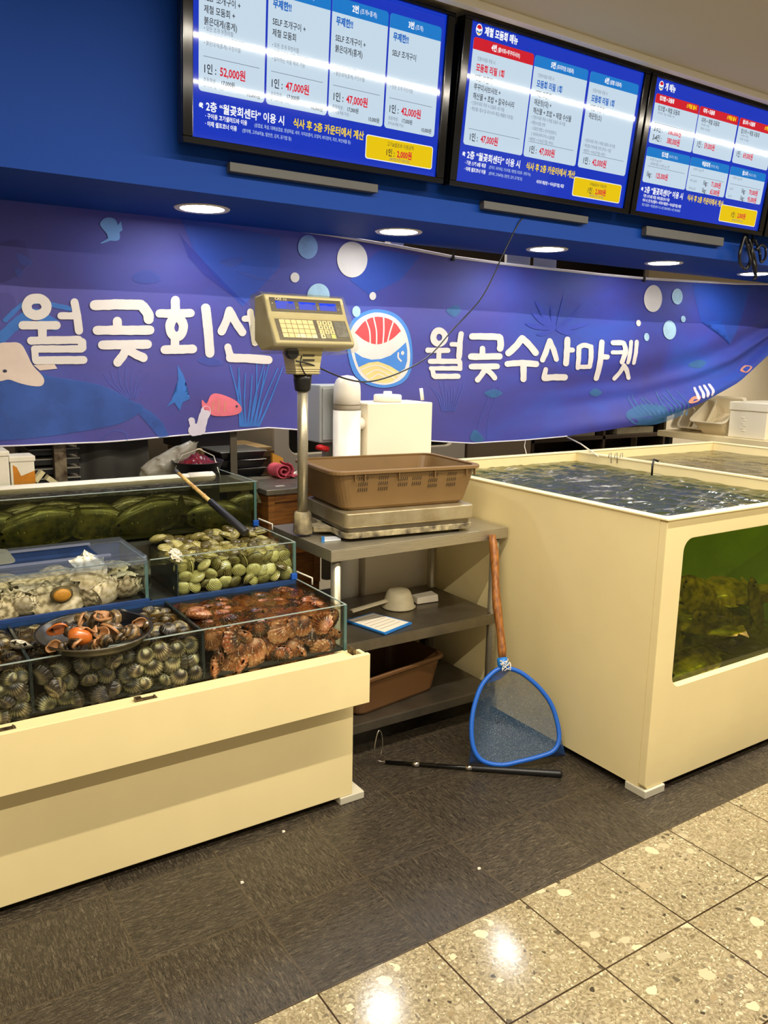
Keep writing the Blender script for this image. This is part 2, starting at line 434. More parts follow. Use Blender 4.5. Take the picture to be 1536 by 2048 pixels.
    return t
N = {}
def price(s, t, n, won, size=.034, sz2=.034, bc=SBLK):
    return [(s, t, n, size, bc, dict(cond=.7, bold=.0006)), (s+.62*size*.74*len(n)*.86+.008, t, won, sz2, SCRM, dict(cond=.7, bold=.0008))]
def tv1card(s0, s1, num, sub, free, lines, buls, won):
    L = [((s0+s1)/2-.01, .516, num, .027, SWHT, dict(al='r', bold=.001)), ((s0+s1)/2-.004, .517, sub, .02, SWHT, dict())]
    t = .462
    if free: L.append((s0+.017, t, free, .030, SCYN, dict(bold=.0012, cond=.72))); t -= .053
    for l in lines: L.append((s0+.017, t, l, .0265, SBLK, dict(cond=.72, bold=.0003))); t -= .0345
    tb = .288 + .022*len(buls)
    for b in buls: L.append((s0+.017, tb-.014, '• '+b, .0165, SGRY, dict(cond=.74))); tb -= .0215
    L += [(s0+.015, .214, '1인 :', .034, SBLK, dict(cond=.72, bold=.0006)), (s0+.074, .214, won, .036, SCRM, dict(cond=.72, bold=.001)),
          (s0+.016, .187, '초등학생 :', .0155, SGRY, dict(cond=.76)), (s0+.078, .186, '17,000원', .019, SBLK, dict(cond=.74, bold=.0003)),
          (s0+.016, .170, '유아(36개월 이상) :', .0135, SGRY, dict(cond=.72)), (s1-.016, .168, '10,000원', .019, SBLK, dict(cond=.74, bold=.0003, al='r'))]
    return dict(r=(s0, s1, .156, .548, .499), lines=L, rules=[(s0+.016, s1-.02, .262)])
A1, A2, A3 = '모든 조개 무한리필', '제철 모둠회 판담 무한리필', '붉은대게(홍게) 무한리필'
FOOT = lambda t: [(.022, t, '※ 2층 “월곶회센타” 이용 시', .0335, SWHT, dict(cond=.84, bold=.0008)), (.375, t, '식사 후 2층 카운터에서 계산', .0335, SYEL, dict(cond=.76, bold=.0008))]
menu_screen('leftmost menu screen with four pale blue price cards starting at 52,000', 1.012, .081,
    [tv1card(.022, .260, '특번', '(조개+모둠회)', '', ['무제한!!', 'SELF 조개구이 +', '제철 모둠회 +', '붉은대게(홍게)'], [A1, A2, A3], '52,000원'),
     tv1card(.268, .509, '1번', '(조개+회)', '무제한!!', ['SELF 조개구이 +', '제철 모둠회'], [A1, A2, '싫어하는 어종 제외 가능'], '47,000원'),
     tv1card(.516, .754, '2번', '(조개+홍게)', '무제한!!', ['SELF 조개구이 +', '붉은대게(홍게)'], [A1, A3], '47,000원'),
     tv1card(.762, 1.0, '3번', '(조개)', '무제한!!', ['SELF 조개구이'], [A1], '42,000원')],
    [], FOOT(.100) + [(.045, .076, '· 구이용 고기샐러드바 이용', .018, SWHT, dict(cond=.76, bold=.0004)), (.225, .076, '(삼겹살, 목살, 대패삼겹살, 양념목살, 새우, 낙지호롱이, 오징어, 바다장어, 치즈, 파인애플 등)', .0145, SCARD, dict(cond=.72)),
                      (.045, .052, '· 야채 셀프코너 이용', .018, SWHT, dict(cond=.76, bold=.0004)), (.180, .052, '(쌈야채, 고추&마늘, 밑반찬, 김치, 공기밥 등)', .0145, SCARD, dict(cond=.72))],
    dict(r=(.684, 1.0, .036, .121), lines=[(.842, .094, '고기&셀프바 이용금액', .0185, SBLK, dict(al='c', cond=.74)), (.775, .060, '1인 :', .030, SBLK, dict(cond=.74, bold=.0006)), (.828, .060, '2,000원', .031, SCRM, dict(cond=.74, bold=.001)),
                                           (.842, .044, '(48개월 미만 무료이용)', .0135, SGRY, dict(al='c', cond=.74))]), (1.205, 1.83, 2.128, .032))
def tv2card(s0, s1, num, sub, hc, rc, lines, buls, won):
    L = [(s0+.12, .513, num, .027, SWHT, dict(al='r', bold=.001)), (s0+.126, .514, sub, .0195, SWHT, dict(cond=.72, bold=.0003)),
         (s0+.027, .465, '인원수대로 주문 시', .0165, SGRY, dict(cond=.72)), (s0+.025, .428, '모둠회 리필 1회', .031, rc, dict(cond=.74, bold=.001))]
    t = .392
    for l in lines: L.append((s0+.024, t, l, .027, SBLK, dict(cond=.72, bold=.0003))); t -= .033
    tb = .318
    for b in buls: L.append((s0+.018, tb-.014, '• '+b if b[0] != ' ' else b, .0165, SGRY, dict(cond=.70))); tb -= .0215
    L += [(s0+.026, .172, '1인 :', .034, SBLK, dict(cond=.72, bold=.0006)), (s0+.088, .172, won, .036, SCRM, dict(cond=.72, bold=.001))]
    return dict(r=(s0, s1, .152, .543, .500), lines=L, rules=[(s0+.02, s1-.025, .213)], hc=hc)
menu_screen('middle menu screen with one red and two blue headed price cards under a round emblem', 2.134, .119,
    [tv2card(.022, .345, '4번', '(활어회+쭈꾸미사브)', SRED, SCRM, ['제철 모둠회 +', '쭈꾸미샤브샤브 +', '해산물 + 초밥 + 칼국수사리'], ['인원수대로 주문 시 모둠회 1회 리필', '해산물 1접시 및 국수사리 제공 (해물탕 미포함)'], '47,000원'),
     tv2card(.352, .668, '5번', '(프리미엄 모둠회)', SSKY, SCYN, ['제철 모둠회 +', '매운탕(대) +', '해산물 + 초밥 + 제철 수산물'], ['인원수대로 주문 시 제철 모둠회 1회 리필', '제철수산물 선택', '   1.모듬조개찜 2. 산낙지(탕탕이)', '   3. 왕새우(버터구이) 4. 물회찜', '매운탕 + 식사(공기밥) 서비스'], '47,000원'),
     tv2card(.683, 1.0, '6번', '(알뜰 모둠회)', SSKY, SCYN, ['제철 모둠회 +', '매운탕(소)'], [' ', ' ', '인원수대로 주문 시 제철 모둠회 1회 리필', '해산물 (가리비찜, 멍게, 문어) + 초밥', '매운탕 + 식사(공기밥) 서비스'], '42,000원')],
    [(.072, .560, '제철 모둠회 메뉴', .034, SWHT, dict(cond=.74, bold=.0012))],
    FOOT(.104) + [(.04, .079, '· 기본 스끼 8종 제공', .018, SWHT, dict(cond=.76, bold=.0004)), (.170, .079, '(콘치즈, 새우튀김, 가오리찜, 계란찜, 튀김류 - 변동가능)', .0145, SCARD, dict(cond=.72)),
                  (.04, .055, '· 야채 셀프코너 이용', .018, SWHT, dict(cond=.76, bold=.0004)), (.172, .055, '(쌈야채, 고추&마늘, 밑반찬, 김치, 공기밥 등)', .0145, SCARD, dict(cond=.72)), (.445, .055, '서더리 매운탕 + 식사(공기밥) 제공', .0165, SWHT, dict(cond=.72, bold=.0003))],
    dict(r=(.672, .990, .029, .111), logo=(.044, .571), lines=[(.83, .085, '야채&셀프바 이용금액', .0165, SBLK, dict(al='c', cond=.74)), (.765, .053, '1인 :', .030, SBLK, dict(cond=.74, bold=.0006)), (.818, .053, '2,000원', .031, SCRM, dict(cond=.74, bold=.001)),
                                           (.83, .038, '(48개월 미만 무료이용)', .0135, SGRY, dict(al='c', cond=.74))]), (2.375, 3.02, 2.128, .034))
def tv3top(s0, s1, a, b, body, notes, prices):
    L = [(s0+.028, .508, a, .0215, SWHT, dict(cond=.74, bold=.0008)), (s1-.02, .508, b, .0215, SYEL, dict(cond=.74, bold=.0008, al='r')), (s0+.026, .464, body, .025, SBLK, dict(cond=.74, bold=.0003))]
    t = .448
    for nn in notes: L.append((s0+.03, t, nn, .0125, SGRY, dict(cond=.74))); t -= .017
    t = .374 if len(prices) > 1 else .352
    for k, v in prices:
        L += [(s0+.022, t, k, .033, SBLK, dict(cond=.72, bold=.0006)), (s0+.022+(.105 if len(prices) > 1 else .06), t, v, .034, SCRM, dict(cond=.70, bold=.001))]; t -= .04
    return dict(r=(s0, s1, .318, .532, .492), lines=L, rules=[(s0+.02, s1-.022, .408 if len(prices) > 1 else .392)], hc=SRED)
def tv3bot(s0, s1, a, b, note, rows):
    L = [(s0+.155, .272, a, .024, SWHT, dict(cond=.74, bold=.0008, al='r')), (s0+.16, .273, b, .0165, SCARD, dict(cond=.74)), (s0+.03, .243, note[0], .0145, SGRY, dict(cond=.74))]
    if len(note) > 1: L.append((s0+.036, .225, note[1], .0145, SGRY, dict(cond=.74)))
    t = .172 if len(rows) == 1 else .185
    for k, v, sml in rows:
        if sml: L.append((s0+.02, t+.004, sml, .013, SGRY, dict(cond=.7)))
        o = .02 if not sml else .125
        L += [(s0+o, t, k, .031, SBLK, dict(cond=.72, bold=.0006)), (s0+o+.068, t, v, .032, SCRM, dict(cond=.70, bold=.001))]; t -= .036
    return dict(r=(s0, s1, .144, .301, .260), lines=L, rules=[(s0+.02, s1-.022, .217)])
menu_screen('third menu screen with six small crab price cards in two rows', 3.238, .117,
    [tv3top(.022, .346, '킹크랩 + 모둠회', '스페셜 출시', '킹크랩 + 제철 모둠회', ['서더리탕 + 초밥 + 해산물 + 식사', ''], [('2-3인 :', '300,000원'), ('3-4인 :', '380,000원')]),
     tv3top(.352, .668, '대게 + 모둠회', '스페셜 출시', '대게 + 제철 모둠회', ['서더리탕 + 초밥 +', '해산물 + 식사 제공'], [('1인 :', '59,000원')]),
     tv3top(.680, .995, '랍스타 + 모둠회', '스페셜 출시', '랍스타 + 제철 모둠회', ['서더리탕 + 초밥 +', '해산물 + 식사 제공'], [('1인 :', '69,000원')]),
     tv3bot(.022, .346, '킹크랩', '(러시아, 레드)', ['※ 포장 시 1kg 가격', '상차림비 별도 2~3인분 1kg 기준'], [('1kg :', '125,000원', '')]),
     tv3bot(.352, .668, '박달대게', '(러시아, 레드)', ['※ 포장 시 1kg 가격'], [('1kg :', '71,000원', '대게 1.5kg미만'), ('1kg :', '65,000원', '대게1.5kg 이상')]),
     tv3bot(.680, .995, '랍스타', '(캐나다, 레드)', ['※ 포장 시 1kg 가격'], [('1kg :', '79,000원', '1kg 미만'), ('1kg :', '95,000원', '1kg 이상')])],
    [(.075, .556, '게 메뉴', .034, SWHT, dict(cond=.74, bold=.0012))],
    FOOT(.100) + [(.045, .078, '기본 스끼 8종 제공, 야채 셀프코너 이용', .0165, SWHT, dict(cond=.74, bold=.0003)), (.045, .058, '식사 시, 찐 게 손질비 + 서더리 매운탕 + 식사(공기밥) 제공', .0165, SWHT, dict(cond=.74, bold=.0003)), (.045, .038, '회상 모둠회 + 해산물 출시 시 2~3인 280,000원 3~4인 350,000원', .0150, SCARD, dict(cond=.74))],
    dict(r=(.660, .985, .028, .112), logo=(.048, .567), lines=[(.755, .060, '1인 :', .031, SBLK, dict(cond=.74, bold=.0006)), (.812, .060, '2,000원', .032, SCRM, dict(cond=.74, bold=.001)), (.82, .040, '(48개월 미만 무료이용)', .0135, SGRY, dict(al='c', cond=.74))]), (3.44, 4.08, 2.115, .045))
menu_screen('menu screen cut off by the right edge of the photo', 4.352, .117, [], [], [], dict(r=(.672, .990, .029, .111), lines=[]), None)

# ------------------------------------------------------------------ printed cloth banner
YB = 3.55
TOPC = [(-60, 380), (0, 388), (280, 424), (560, 455), (660, 469), (790, 492), (905, 514), (1010, 528), (1200, 549), (1300, 558), (1470, 567), (1536, 568), (1600, 567)]
BOTC = [(-60, 896), (0, 893), (200, 884), (400, 868), (540, 856), (633, 862), (760, 874), (866, 882), (946, 887), (1040, 881), (1126, 873), (1190, 862), (1280, 845), (1380, 808), (1460, 764), (1536, 700), (1600, 640)]
def btop(px): return interp(TOPC, px)
def bbot(px): return interp(BOTC, px)
def bwave(px, py):
    a, b = btop(px), bbot(px); t = (py-a)/max(1, b-a)
    k = sstep(980, 1420, px)
    o = .010*math.sin(px*.011+t*2.2)*(.3+t) + .006*math.sin(px*.031-t*3)*t
    o += .004*math.sin((py*.9+px*.25)*.045)*sstep(300, 700, px)
    s = t + .10*math.sin(px*.004)
    o += k*(.045*math.sin(2*PI*(s*2.6-.25))*sstep(.45, .9, t) - .10*sstep(.80, 1.0, t) + .05*sstep(.74, .84, t)*(1-sstep(.88, .97, t)))
    return o
def bpt(px, py, eps=0.0):
    q = P(px, py, y=YB); q.y += bwave(px, py) - eps; return q
def cloth_material():
    m = bpy.data.materials.new('banner_print_blue'); n = NT(m); co = n.coord('Object')
    sp = n.new('ShaderNodeSeparateXYZ'); n.link(co, sp.inputs[0])
    f = n.noise(n.coord('Object', (.8, 1, 1.6)), 1.5, 4, .55, .8)
    c = n.ramp(f, [(.30, lin((50, 44, 120))), (.5, lin((44, 54, 150))), (.7, lin((28, 72, 170)))])
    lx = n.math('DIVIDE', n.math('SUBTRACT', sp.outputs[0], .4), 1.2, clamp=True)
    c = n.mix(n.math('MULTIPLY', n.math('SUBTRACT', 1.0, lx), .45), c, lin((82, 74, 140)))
    fine = n.noise(n.coord('Object', (60, 1, 2)), 3, 3, .6)
    c = n.mix(n.math('MULTIPLY', fine, .16), c, lin((80, 84, 158)))
    n.link(c, n.b.inputs['Base Color']); n.b.inputs['Roughness'].default_value = .62
    n.bump(n.noise(n.coord('Object'), 900, 2), .06, .001); return m
BAN = thing('banner', 'long blue cloth banner printed with an undersea scene, hung along the counter', 'banner', P(760, 492, y=YB))
gm = MB(); NU, NV = 170, 44
gm.grid(lambda u, v: bpt(lerp(-300, 1600, u), lerp(btop(lerp(-300, 1600, u)), bbot(lerp(-300, 1600, u)), v)), NU, NV)
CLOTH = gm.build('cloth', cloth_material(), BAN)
def hem(fn, nm):
    m_ = MB(); pts = [fn(-300+i*8) for i in range(238)]
    m_.tube(pts, .0075, 6); return m_.build(nm, M('white_hem', (222, 216, 220), .6), BAN)
hem(lambda x: bpt(x, btop(x)), 'hem'); 
m_ = MB(); m_.tube([bpt(-300+i*8, bbot(-300+i*8)) for i in range(180)], .0035, 6); m_.build('hem', M('white_hem', (222, 216, 220), .6), BAN)
class Art:
    def __init__(s): s.mb = MB(); s.k = 0
    def shape(s, pts, mi=0, layer=None):
        b = bmesh.new()
        try: b.faces.new([b.verts.new((p[0], p[1], 0)) for p in pts])
        except ValueError: return s
        bmesh.ops.triangulate(b, faces=b.faces[:])
        for _ in range(5):
            ed = [e for e in b.edges if e.calc_length() > 16]
            if not ed: break
            bmesh.ops.subdivide_edges(b, edges=ed, cuts=1); bmesh.ops.triangulate(b, faces=b.faces[:])
        s.k += 1; eps = .0025 + .0006*(layer if layer is not None else 0) + .00002*(s.k % 9)
        mp = {v: s.mb.bm.verts.new(bpt(v.co.x, v.co.y, eps)) for v in b.verts}
        for f in b.faces:
            g = s.mb.bm.faces.new([mp[v] for v in f.verts]); g.material_index = mi; g.smooth = True
        b.free(); return s
    def blob(s, pts, mi=0, layer=0, k=5): return s.shape([(p.x, p.y) for p in smooth_closed([(a, b, 0) for a, b in pts], k)], mi, layer)
    def ell(s, cx, cy, rx, ry, mi=0, layer=0, rot=0.0, n=28):
        c_, s_ = math.cos(rot), math.sin(rot)
        return s.shape([(cx+rx*math.cos(a)*c_-ry*math.sin(a)*s_, cy+rx*math.cos(a)*s_+ry*math.sin(a)*c_) for a in [2*PI*i/n for i in range(n)]], mi, layer)
    def stroke(s, pts, wd, mi=0, layer=0, wob=.9, taper=None, k=5, sm=True):
        q = smooth_open([(a, b, 0) for a, b in pts], k) if sm and len(pts) > 2 else [Vector((a, b, 0)) for a, b in pts]
        d = [q[0]]
        for a, b in zip(q, q[1:]):
            n = max(1, int((b-a).length/5))
            for i in range(1, n+1): d.append(a.lerp(b, i/n))
        L, R = [], []; m = len(d)
        for i, p in enumerate(d):
            t = (d[min(i+1, m-1)]-d[max(i-1, 0)]); t.normalize(); nn = Vector((-t.y, t.x, 0))
            ww = wd*(1 if taper is None else lerp(1, taper, i/(m-1)))/2
            L.append(p+nn*(ww+wob*mnoise.noise(p*.09))); R.append(p-nn*(ww+wob*mnoise.noise(p*.09+Vector((9, 3, 1)))))
        def cap(c, a, b):
            out = []; v = a-c
            for i in range(1, 6):
                an = PI*i/6; out.append(c+Vector((v.x*math.cos(an)-v.y*math.sin(an), v.x*math.sin(an)+v.y*math.cos(an), 0)))
            return out
        e0 = cap(d[-1], L[-1], R[-1]); e1 = cap(d[0], R[0], L[0])
        if (e0[2]-d[-1]).dot(d[-1]-d[-2]) < 0: e0 = [d[-1]*2-p for p in e0][::-1]
        if (e1[2]-d[0]).dot(d[0]-d[1]) < 0: e1 = [d[0]*2-p for p in e1][::-1]
        # quads instead of one polygon: a stroke may bend back on itself
        s.k += 1; eps = .0025 + .0006*layer + .00003*(s.k % 13)
        V = lambda p: s.mb.bm.verts.new(bpt(p.x, p.y, eps))
        rows = [[V(lp.lerp(rp, j/3)) for j in range(4)] for lp, rp in zip(L, R)]
        for A, B_ in zip(rows, rows[1:]):
            for j in range(3):
                f = s.mb.bm.faces.new((A[j], A[j+1], B_[j+1], B_[j])); f.material_index = mi; f.smooth = True
        for row, e in ((rows[-1], e0), (rows[0][::-1], e1)):
            s.mb.bm.faces.new(row+[V(p) for p in reversed(e)]).material_index = mi
        return s
    def build(s, name, mats, parent): return s.mb.build(name, mats, parent)
def prt(nm, c, vary=.08): return M('print_'+nm, c, .62, vary=vary, vscale=9)
PWHT = prt('white', (214, 206, 200), .05)
def z4(pts): return [(x*.36458, 380+y*.36463) for x, y in pts]
def zr(pts): return [(840+x*.29297, 640+y*.29297) for x, y in pts]
def word(strokes, Z, sc):
    for ch in strokes:
        a = Art()
        for wd, pts, *fl in ch: a.stroke(Z(pts), wd*sc, 0, 4, .9, sm=bool(fl))
        a.build('lettering', PWHT, BAN)
def ringpts(cx, cy, rx, ry, n=14): return [(cx+rx*math.cos(2*PI*i/n-.6), cy+ry*math.sin(2*PI*i/n-.6)) for i in range(n+1)]
word([
    [(54, ringpts(202, 640, 55, 46), 1), (46, [(125, 742), (310, 742)]), (48, [(232, 750), (234, 815)]), (44, [(408, 615), (422, 690), (432, 772)], 1), (40, [(335, 690), (410, 690)]),
     (44, [(170, 826), (430, 822)]), (44, [(448, 835), (450, 865)]), (40, [(190, 872), (445, 872)]), (38, [(192, 880), (196, 930)]), (44, [(200, 935), (455, 932)])],
    [(56, [(518, 632), (640, 628), (770, 630)]), (56, [(782, 640), (808, 680), (812, 708)], 1), (50, [(640, 720), (640, 760)]), (50, [(530, 770), (818, 768)]), (50, [(558, 850), (805, 846)]), (48, [(688, 870), (668, 910), (640, 945)], 1), (48, [(700, 880), (740, 900), (782, 920)], 1)],
    [(50, [(957, 605), (957, 660)]), (46, [(872, 678), (1040, 676)]), (50, ringpts(964, 752, 36, 52), 1), (46, [(955, 815), (955, 862)]), (48, [(900, 876), (1052, 872)]), (52, [(1122, 650), (1136, 760), (1146, 895)])],
    [(46, [(1255, 662), (1238, 720), (1212, 775)], 1), (46, [(1258, 670), (1295, 730), (1330, 780)], 1), (36, [(1372, 668), (1385, 740), (1402, 838)]), (34, [(1340, 706), (1372, 706)]), (36, [(1425, 668), (1440, 750), (1465, 840)]), (40, [(1248, 862), (1262, 915)]), (48, [(1262, 920), (1370, 924), (1475, 932)])],
], z4, .36458)
word([
    [(42, ringpts(122, 118, 41, 45), 1), (36, [(45, 206), (185, 208)]), (34, [(122, 215), (122, 268)]), (38, [(272, 95), (266, 170), (262, 250)]), (30, [(210, 166), (258, 168)]), (36, [(62, 282), (262, 282)]), (30, [(268, 288), (268, 332)]), (30, [(66, 330), (262, 330)]), (34, [(75, 336), (84, 378)]), (36, [(90, 384), (252, 384)])],
    [(46, [(348, 112), (450, 112), (530, 116)]), (46, [(540, 122), (545, 165), (540, 195)], 1), (38, [(420, 195), (420, 245)]), (44, [(345, 250), (535, 248)]), (40, [(345, 318), (518, 316)]), (36, [(442, 330), (415, 370), (385, 408)], 1), (36, [(452, 345), (478, 365), (500, 395)], 1)],
    [(46, [(694, 126), (650, 180), (598, 226)], 1), (46, [(700, 128), (745, 170), (788, 222)], 1), (42, [(588, 300), (690, 292), (790, 300)]), (44, [(700, 310), (700, 402)])],
    [(38, [(888, 142), (862, 215), (836, 272)], 1), (36, [(892, 145), (915, 205), (932, 268)], 1), (40, [(1010, 132), (1004, 220), (998, 296)]), (34, [(1015, 205), (1042, 205)]), (34, [(858, 338), (846, 395)]), (44, [(852, 396), (930, 390), (996, 392)])],
    [(32, [(1085, 188), (1120, 172), (1165, 182)], 1), (32, [(1086, 190), (1082, 260), (1080, 326)]), (32, [(1166, 185), (1165, 255), (1158, 318)]), (30, [(1082, 322), (1155, 318)]), (38, [(1240, 152), (1228, 270), (1214, 398)]), (36, [(1245, 250), (1272, 252)])],
    [(34, [(1315, 155), (1380, 155)]), (34, [(1388, 158), (1400, 205), (1376, 286)], 1), (28, [(1312, 222), (1384, 222)]), (26, [(1440, 148), (1430, 220), (1418, 290)]), (26, [(1478, 148), (1470, 220), (1458, 294)]), (30, [(1392, 310), (1372, 355), (1338, 400)], 1), (30, [(1396, 315), (1420, 350), (1436, 395)], 1)],
], zr, .29297)
# round emblem: salmon slice above a smiling blue fish and rice
def zl(pts): return [(500+x*.26042, 560+y*.26042) for x, y in pts]
a = Art()
a.blob(zl([(990, 225), (1120, 265), (1205, 380), (1238, 560), (1225, 700), (1160, 790), (1030, 828), (900, 800), (800, 720), (750, 560), (742, 420), (790, 310), (880, 245)]), 0, 2)
a.blob(zl([(990, 250), (1105, 290), (1180, 390), (1218, 560), (1205, 690), (1140, 770), (1030, 805), (905, 775), (830, 700), (778, 560), (765, 430), (810, 330), (890, 270)]), 1, 3)
a.shape([(p.x, p.y) for p in smooth_open([(x, y, 0) for x, y in zl([(805, 405), (880, 318), (960, 283), (1050, 295), (1110, 335), (1148, 392)])], 6)] + [(p.x, p.y) for p in smooth_open([(x, y, 0) for x, y in zl([(1148, 392), (1070, 460), (970, 494), (880, 465), (805, 405)])], 6)][1:-1], 2, 4)
for st in ([(892, 310), (915, 390), (918, 485)], [(948, 284), (965, 390), (965, 492)], [(1022, 288), (1020, 390), (1012, 488)], [(1092, 322), (1065, 400), (1048, 470)]):
    a.stroke(zl(st), 2.6, 1, 5, .2)
a.shape(zl([(800, 552), (860, 592), (930, 612), (1000, 606), (1070, 580), (1130, 530), (1185, 478), (1196, 540), (1197, 620), (1180, 680), (1140, 705), (1070, 660), (980, 626), (910, 635), (835, 670), (812, 610)]), 0, 4)
a.shape([(p.x, p.y) for p in smooth_open([(x, y, 0) for x, y in zl([(836, 672), (905, 636), (980, 628), (1065, 660), (1150, 715)])], 5)] + [(p.x, p.y) for p in smooth_open([(x, y, 0) for x, y in zl([(1150, 715), (1100, 770), (1030, 790), (920, 765), (836, 672)])], 5)][1:-1], 3, 4)
for st in ([(850, 690), (960, 655), (1060, 690), (1130, 735)], [(890, 728), (970, 690), (1050, 722), (1105, 760)], [(925, 760), (985, 725), (1050, 758)]): a.stroke(zl(st), 2.2, 1, 5, .2)
a.ell(*zl([(1160, 560)])[0], 3.2, 4.0, 1, 6); a.stroke(zl([(1128, 560), (1128, 595), (1150, 622)]), 3.2, 1, 6, .1)
a.build('emblem', [prt('emblem_blue', (66, 128, 205)), PWHT, prt('emblem_red', (226, 66, 70)), prt('emblem_rice', (226, 198, 128))], BAN)
BUB = [PWHT, prt('bubble_pale', (168, 204, 226), .25), prt('bubble_faint', (122, 160, 214), .25)]
for x, y, rx, ry, mi in ((704, 519, 30, 36, 0), (616, 494, 20, 24, 2), (637, 592, 23, 25, 1), (589, 555, 9, 10, 0), (746, 592, 6.5, 8, 0), (714, 623, 8, 11, 1), (1307, 597, 18, 27, 0), (1355, 593, 10.5, 16, 1), (1338, 660, 12.5, 19, 1), (1278, 646, 4.5, 6.5, 0), (1293, 674, 5, 8, 1), (1365, 638, 4.5, 6.5, 1)):
    Art().ell(x, y, rx, ry, mi, 3).build('bubble_print', BUB, BAN)
# sea life printed on the cloth
SEA = prt('sea_blue', (52, 98, 184), .3); SEA2 = prt('sea_bright', (56, 122, 208), .2); SEA3 = prt('sea_faint', (72, 92, 186), .15); TEAL = prt('sea_teal', (58, 118, 168), .3); RAY = prt('light_shaft', (40, 100, 216), .12)
DEEP = prt('deep_shaft', (44, 60, 178), .05); SAND = prt('whale_sand', (216, 196, 182), .12); CORAL = prt('coral_white', (208, 200, 214), .1); PINK = prt('pink_fish', (226, 112, 128), .25); ORNG = prt('orange_coral', (206, 140, 110), .2); DARK = prt('eye_dark', (36, 40, 66))
for m_, al in ((SEA, .62), (SEA2, .75), (SEA3, .5), (TEAL, .6), (RAY, .38), (DEEP, .35)): m_.node_tree.nodes['Principled BSDF'].inputs['Alpha'].default_value = al
def art(name, mats): 
    a = Art(); a.nm = name; a.mats = mats; return a
a = Art(); a.shape(z4([(985, 150), (1190, 195), (1536, 260), (1536, 420), (1330, 640), (1180, 480), (1060, 330)]), 0, 0); a.build('light_shaft', RAY, BAN)
a = Art(); a.shape(z4([(975, 230), (1010, 280), (1240, 520), (1370, 640), (1300, 600), (1120, 470), (1030, 370)]), 0, 1); a.build('light_shaft', DEEP, BAN)
a = Art(); a.shape([(1385, 568), (1500, 572), (1478, 640), (1460, 690), (1440, 640), (1400, 645)], 0, 0); a.build('light_shaft', RAY, BAN)
a = Art(); a.shape([(760, 500), (840, 512), (800, 560), (740, 590), (700, 560), (735, 520)], 0, 0); a.build('light_shaft', RAY, BAN)
a = Art(); a.blob([(-150, 800), (-60, 765), (40, 735), (100, 752), (200, 770), (260, 800), (285, 815), (240, 845), (140, 866), (20, 880), (-60, 880), (-140, 850)], 0, 1); a.shape([(278, 812), (300, 822), (325, 845), (338, 872), (318, 876), (296, 850), (276, 828)], 0, 1); a.build('whale_print', SEA, BAN)
a = Art(); a.stroke([(-10, 690), (30, 650), (70, 628), (110, 650)], 22, 0, 1, 2); a.stroke([(10, 640), (60, 604), (150, 620)], 10, 0, 1, 2); a.build('ray_print', SEA2, BAN)
a = Art(); a.blob(z4([(-20, 860), (60, 836), (115, 845), (150, 900), (180, 960), (240, 1030), (232, 1072), (180, 1075), (110, 1060), (50, 1040), (-20, 1035)]), 0, 2); a.shape(z4([(185, 960), (300, 955), (316, 980), (220, 990)]), 0, 2); a.ell(*z4([(27, 993)])[0], 4.5, 3.2, 1, 3); a.build('dolphin_print', [SAND, DARK], BAN)
a = Art(); a.blob(z4([(1105, 1150), (1130, 1172), (1150, 1130), (1180, 1115), (1240, 1130), (1300, 1160), (1330, 1200), (1310, 1228), (1240, 1240), (1160, 1235), (1140, 1195), (1110, 1205)]), 0, 2, 3); a.ell(*z4([(1300, 1187)])[0], 2.5, 2.5, 1, 3)
for q in ([(1170, 1160), (1165, 1210)], [(1200, 1150), (1195, 1215)], [(1235, 1160), (1230, 1215)]): a.stroke(z4(q), 2.2, 2, 3, .3)
a.build('fish_print', [PINK, DARK, ORNG], BAN)
a = Art()
for q, w_ in (([(1095, 1318), (1110, 1270), (1128, 1210)], 20), ([(1070, 1318), (1060, 1300), (1050, 1265)], 12), ([(1066, 1318), (1096, 1312)], 24)): a.stroke(z4(q), w_, 0, 2, 2)
a.build('coral_print', CORAL, BAN)
a = Art()
for i in range(11):
    x = 1285+i*26+random.uniform(-8, 8); top = 960+random.uniform(-10, 60); b = 1370+(i-5)*8
    a.stroke(z4([(b+(x-1370)*.1, 1295), (lerp(b, x, .5)+random.uniform(-18, 18), 1160), (x+random.uniform(-25, 25), top)]), 4.2, 0, 1, .5, .5)
a.build('seaweed_print', SEA2, BAN)
a = Art()
for i in range(7):
    a.stroke(z4([(690+i*8, 1140), (600+i*28, 1060), (560+i*42, 960+abs(i-3)*14)]), 2.6, 0, 1, .4, .5)
a.build('seaweed_print', SEA3, BAN); a = Art(); a.stroke(z4([(545, 1370), (610, 1320), (680, 1330), (690, 1370)]), 2, 0, 1, .3); 
a.build('seaweed_print', SEA3, BAN)
a = Art(); a.shape(z4([(970, 960), (1000, 1010), (1015, 1050), (1000, 1100), (1040, 1145), (1000, 1165), (985, 1210), (955, 1165), (910, 1190), (940, 1150), (970, 1110), (975, 1040)]), 0, 1); a.build('seaweed_print', SEA2, BAN)
a = Art(); a.blob(z4([(548, 190), (575, 155), (620, 155), (645, 190), (655, 270), (600, 275), (585, 240)]), 0, 2); a.shape(z4([(640, 205), (662, 170), (672, 220), (655, 232)]), 0, 2); a.shape(z4([(598, 262), (548, 292), (560, 294), (610, 276)]), 0, 2); a.build('fish_print', prt('fish_pale', (104, 150, 212), .1), BAN)
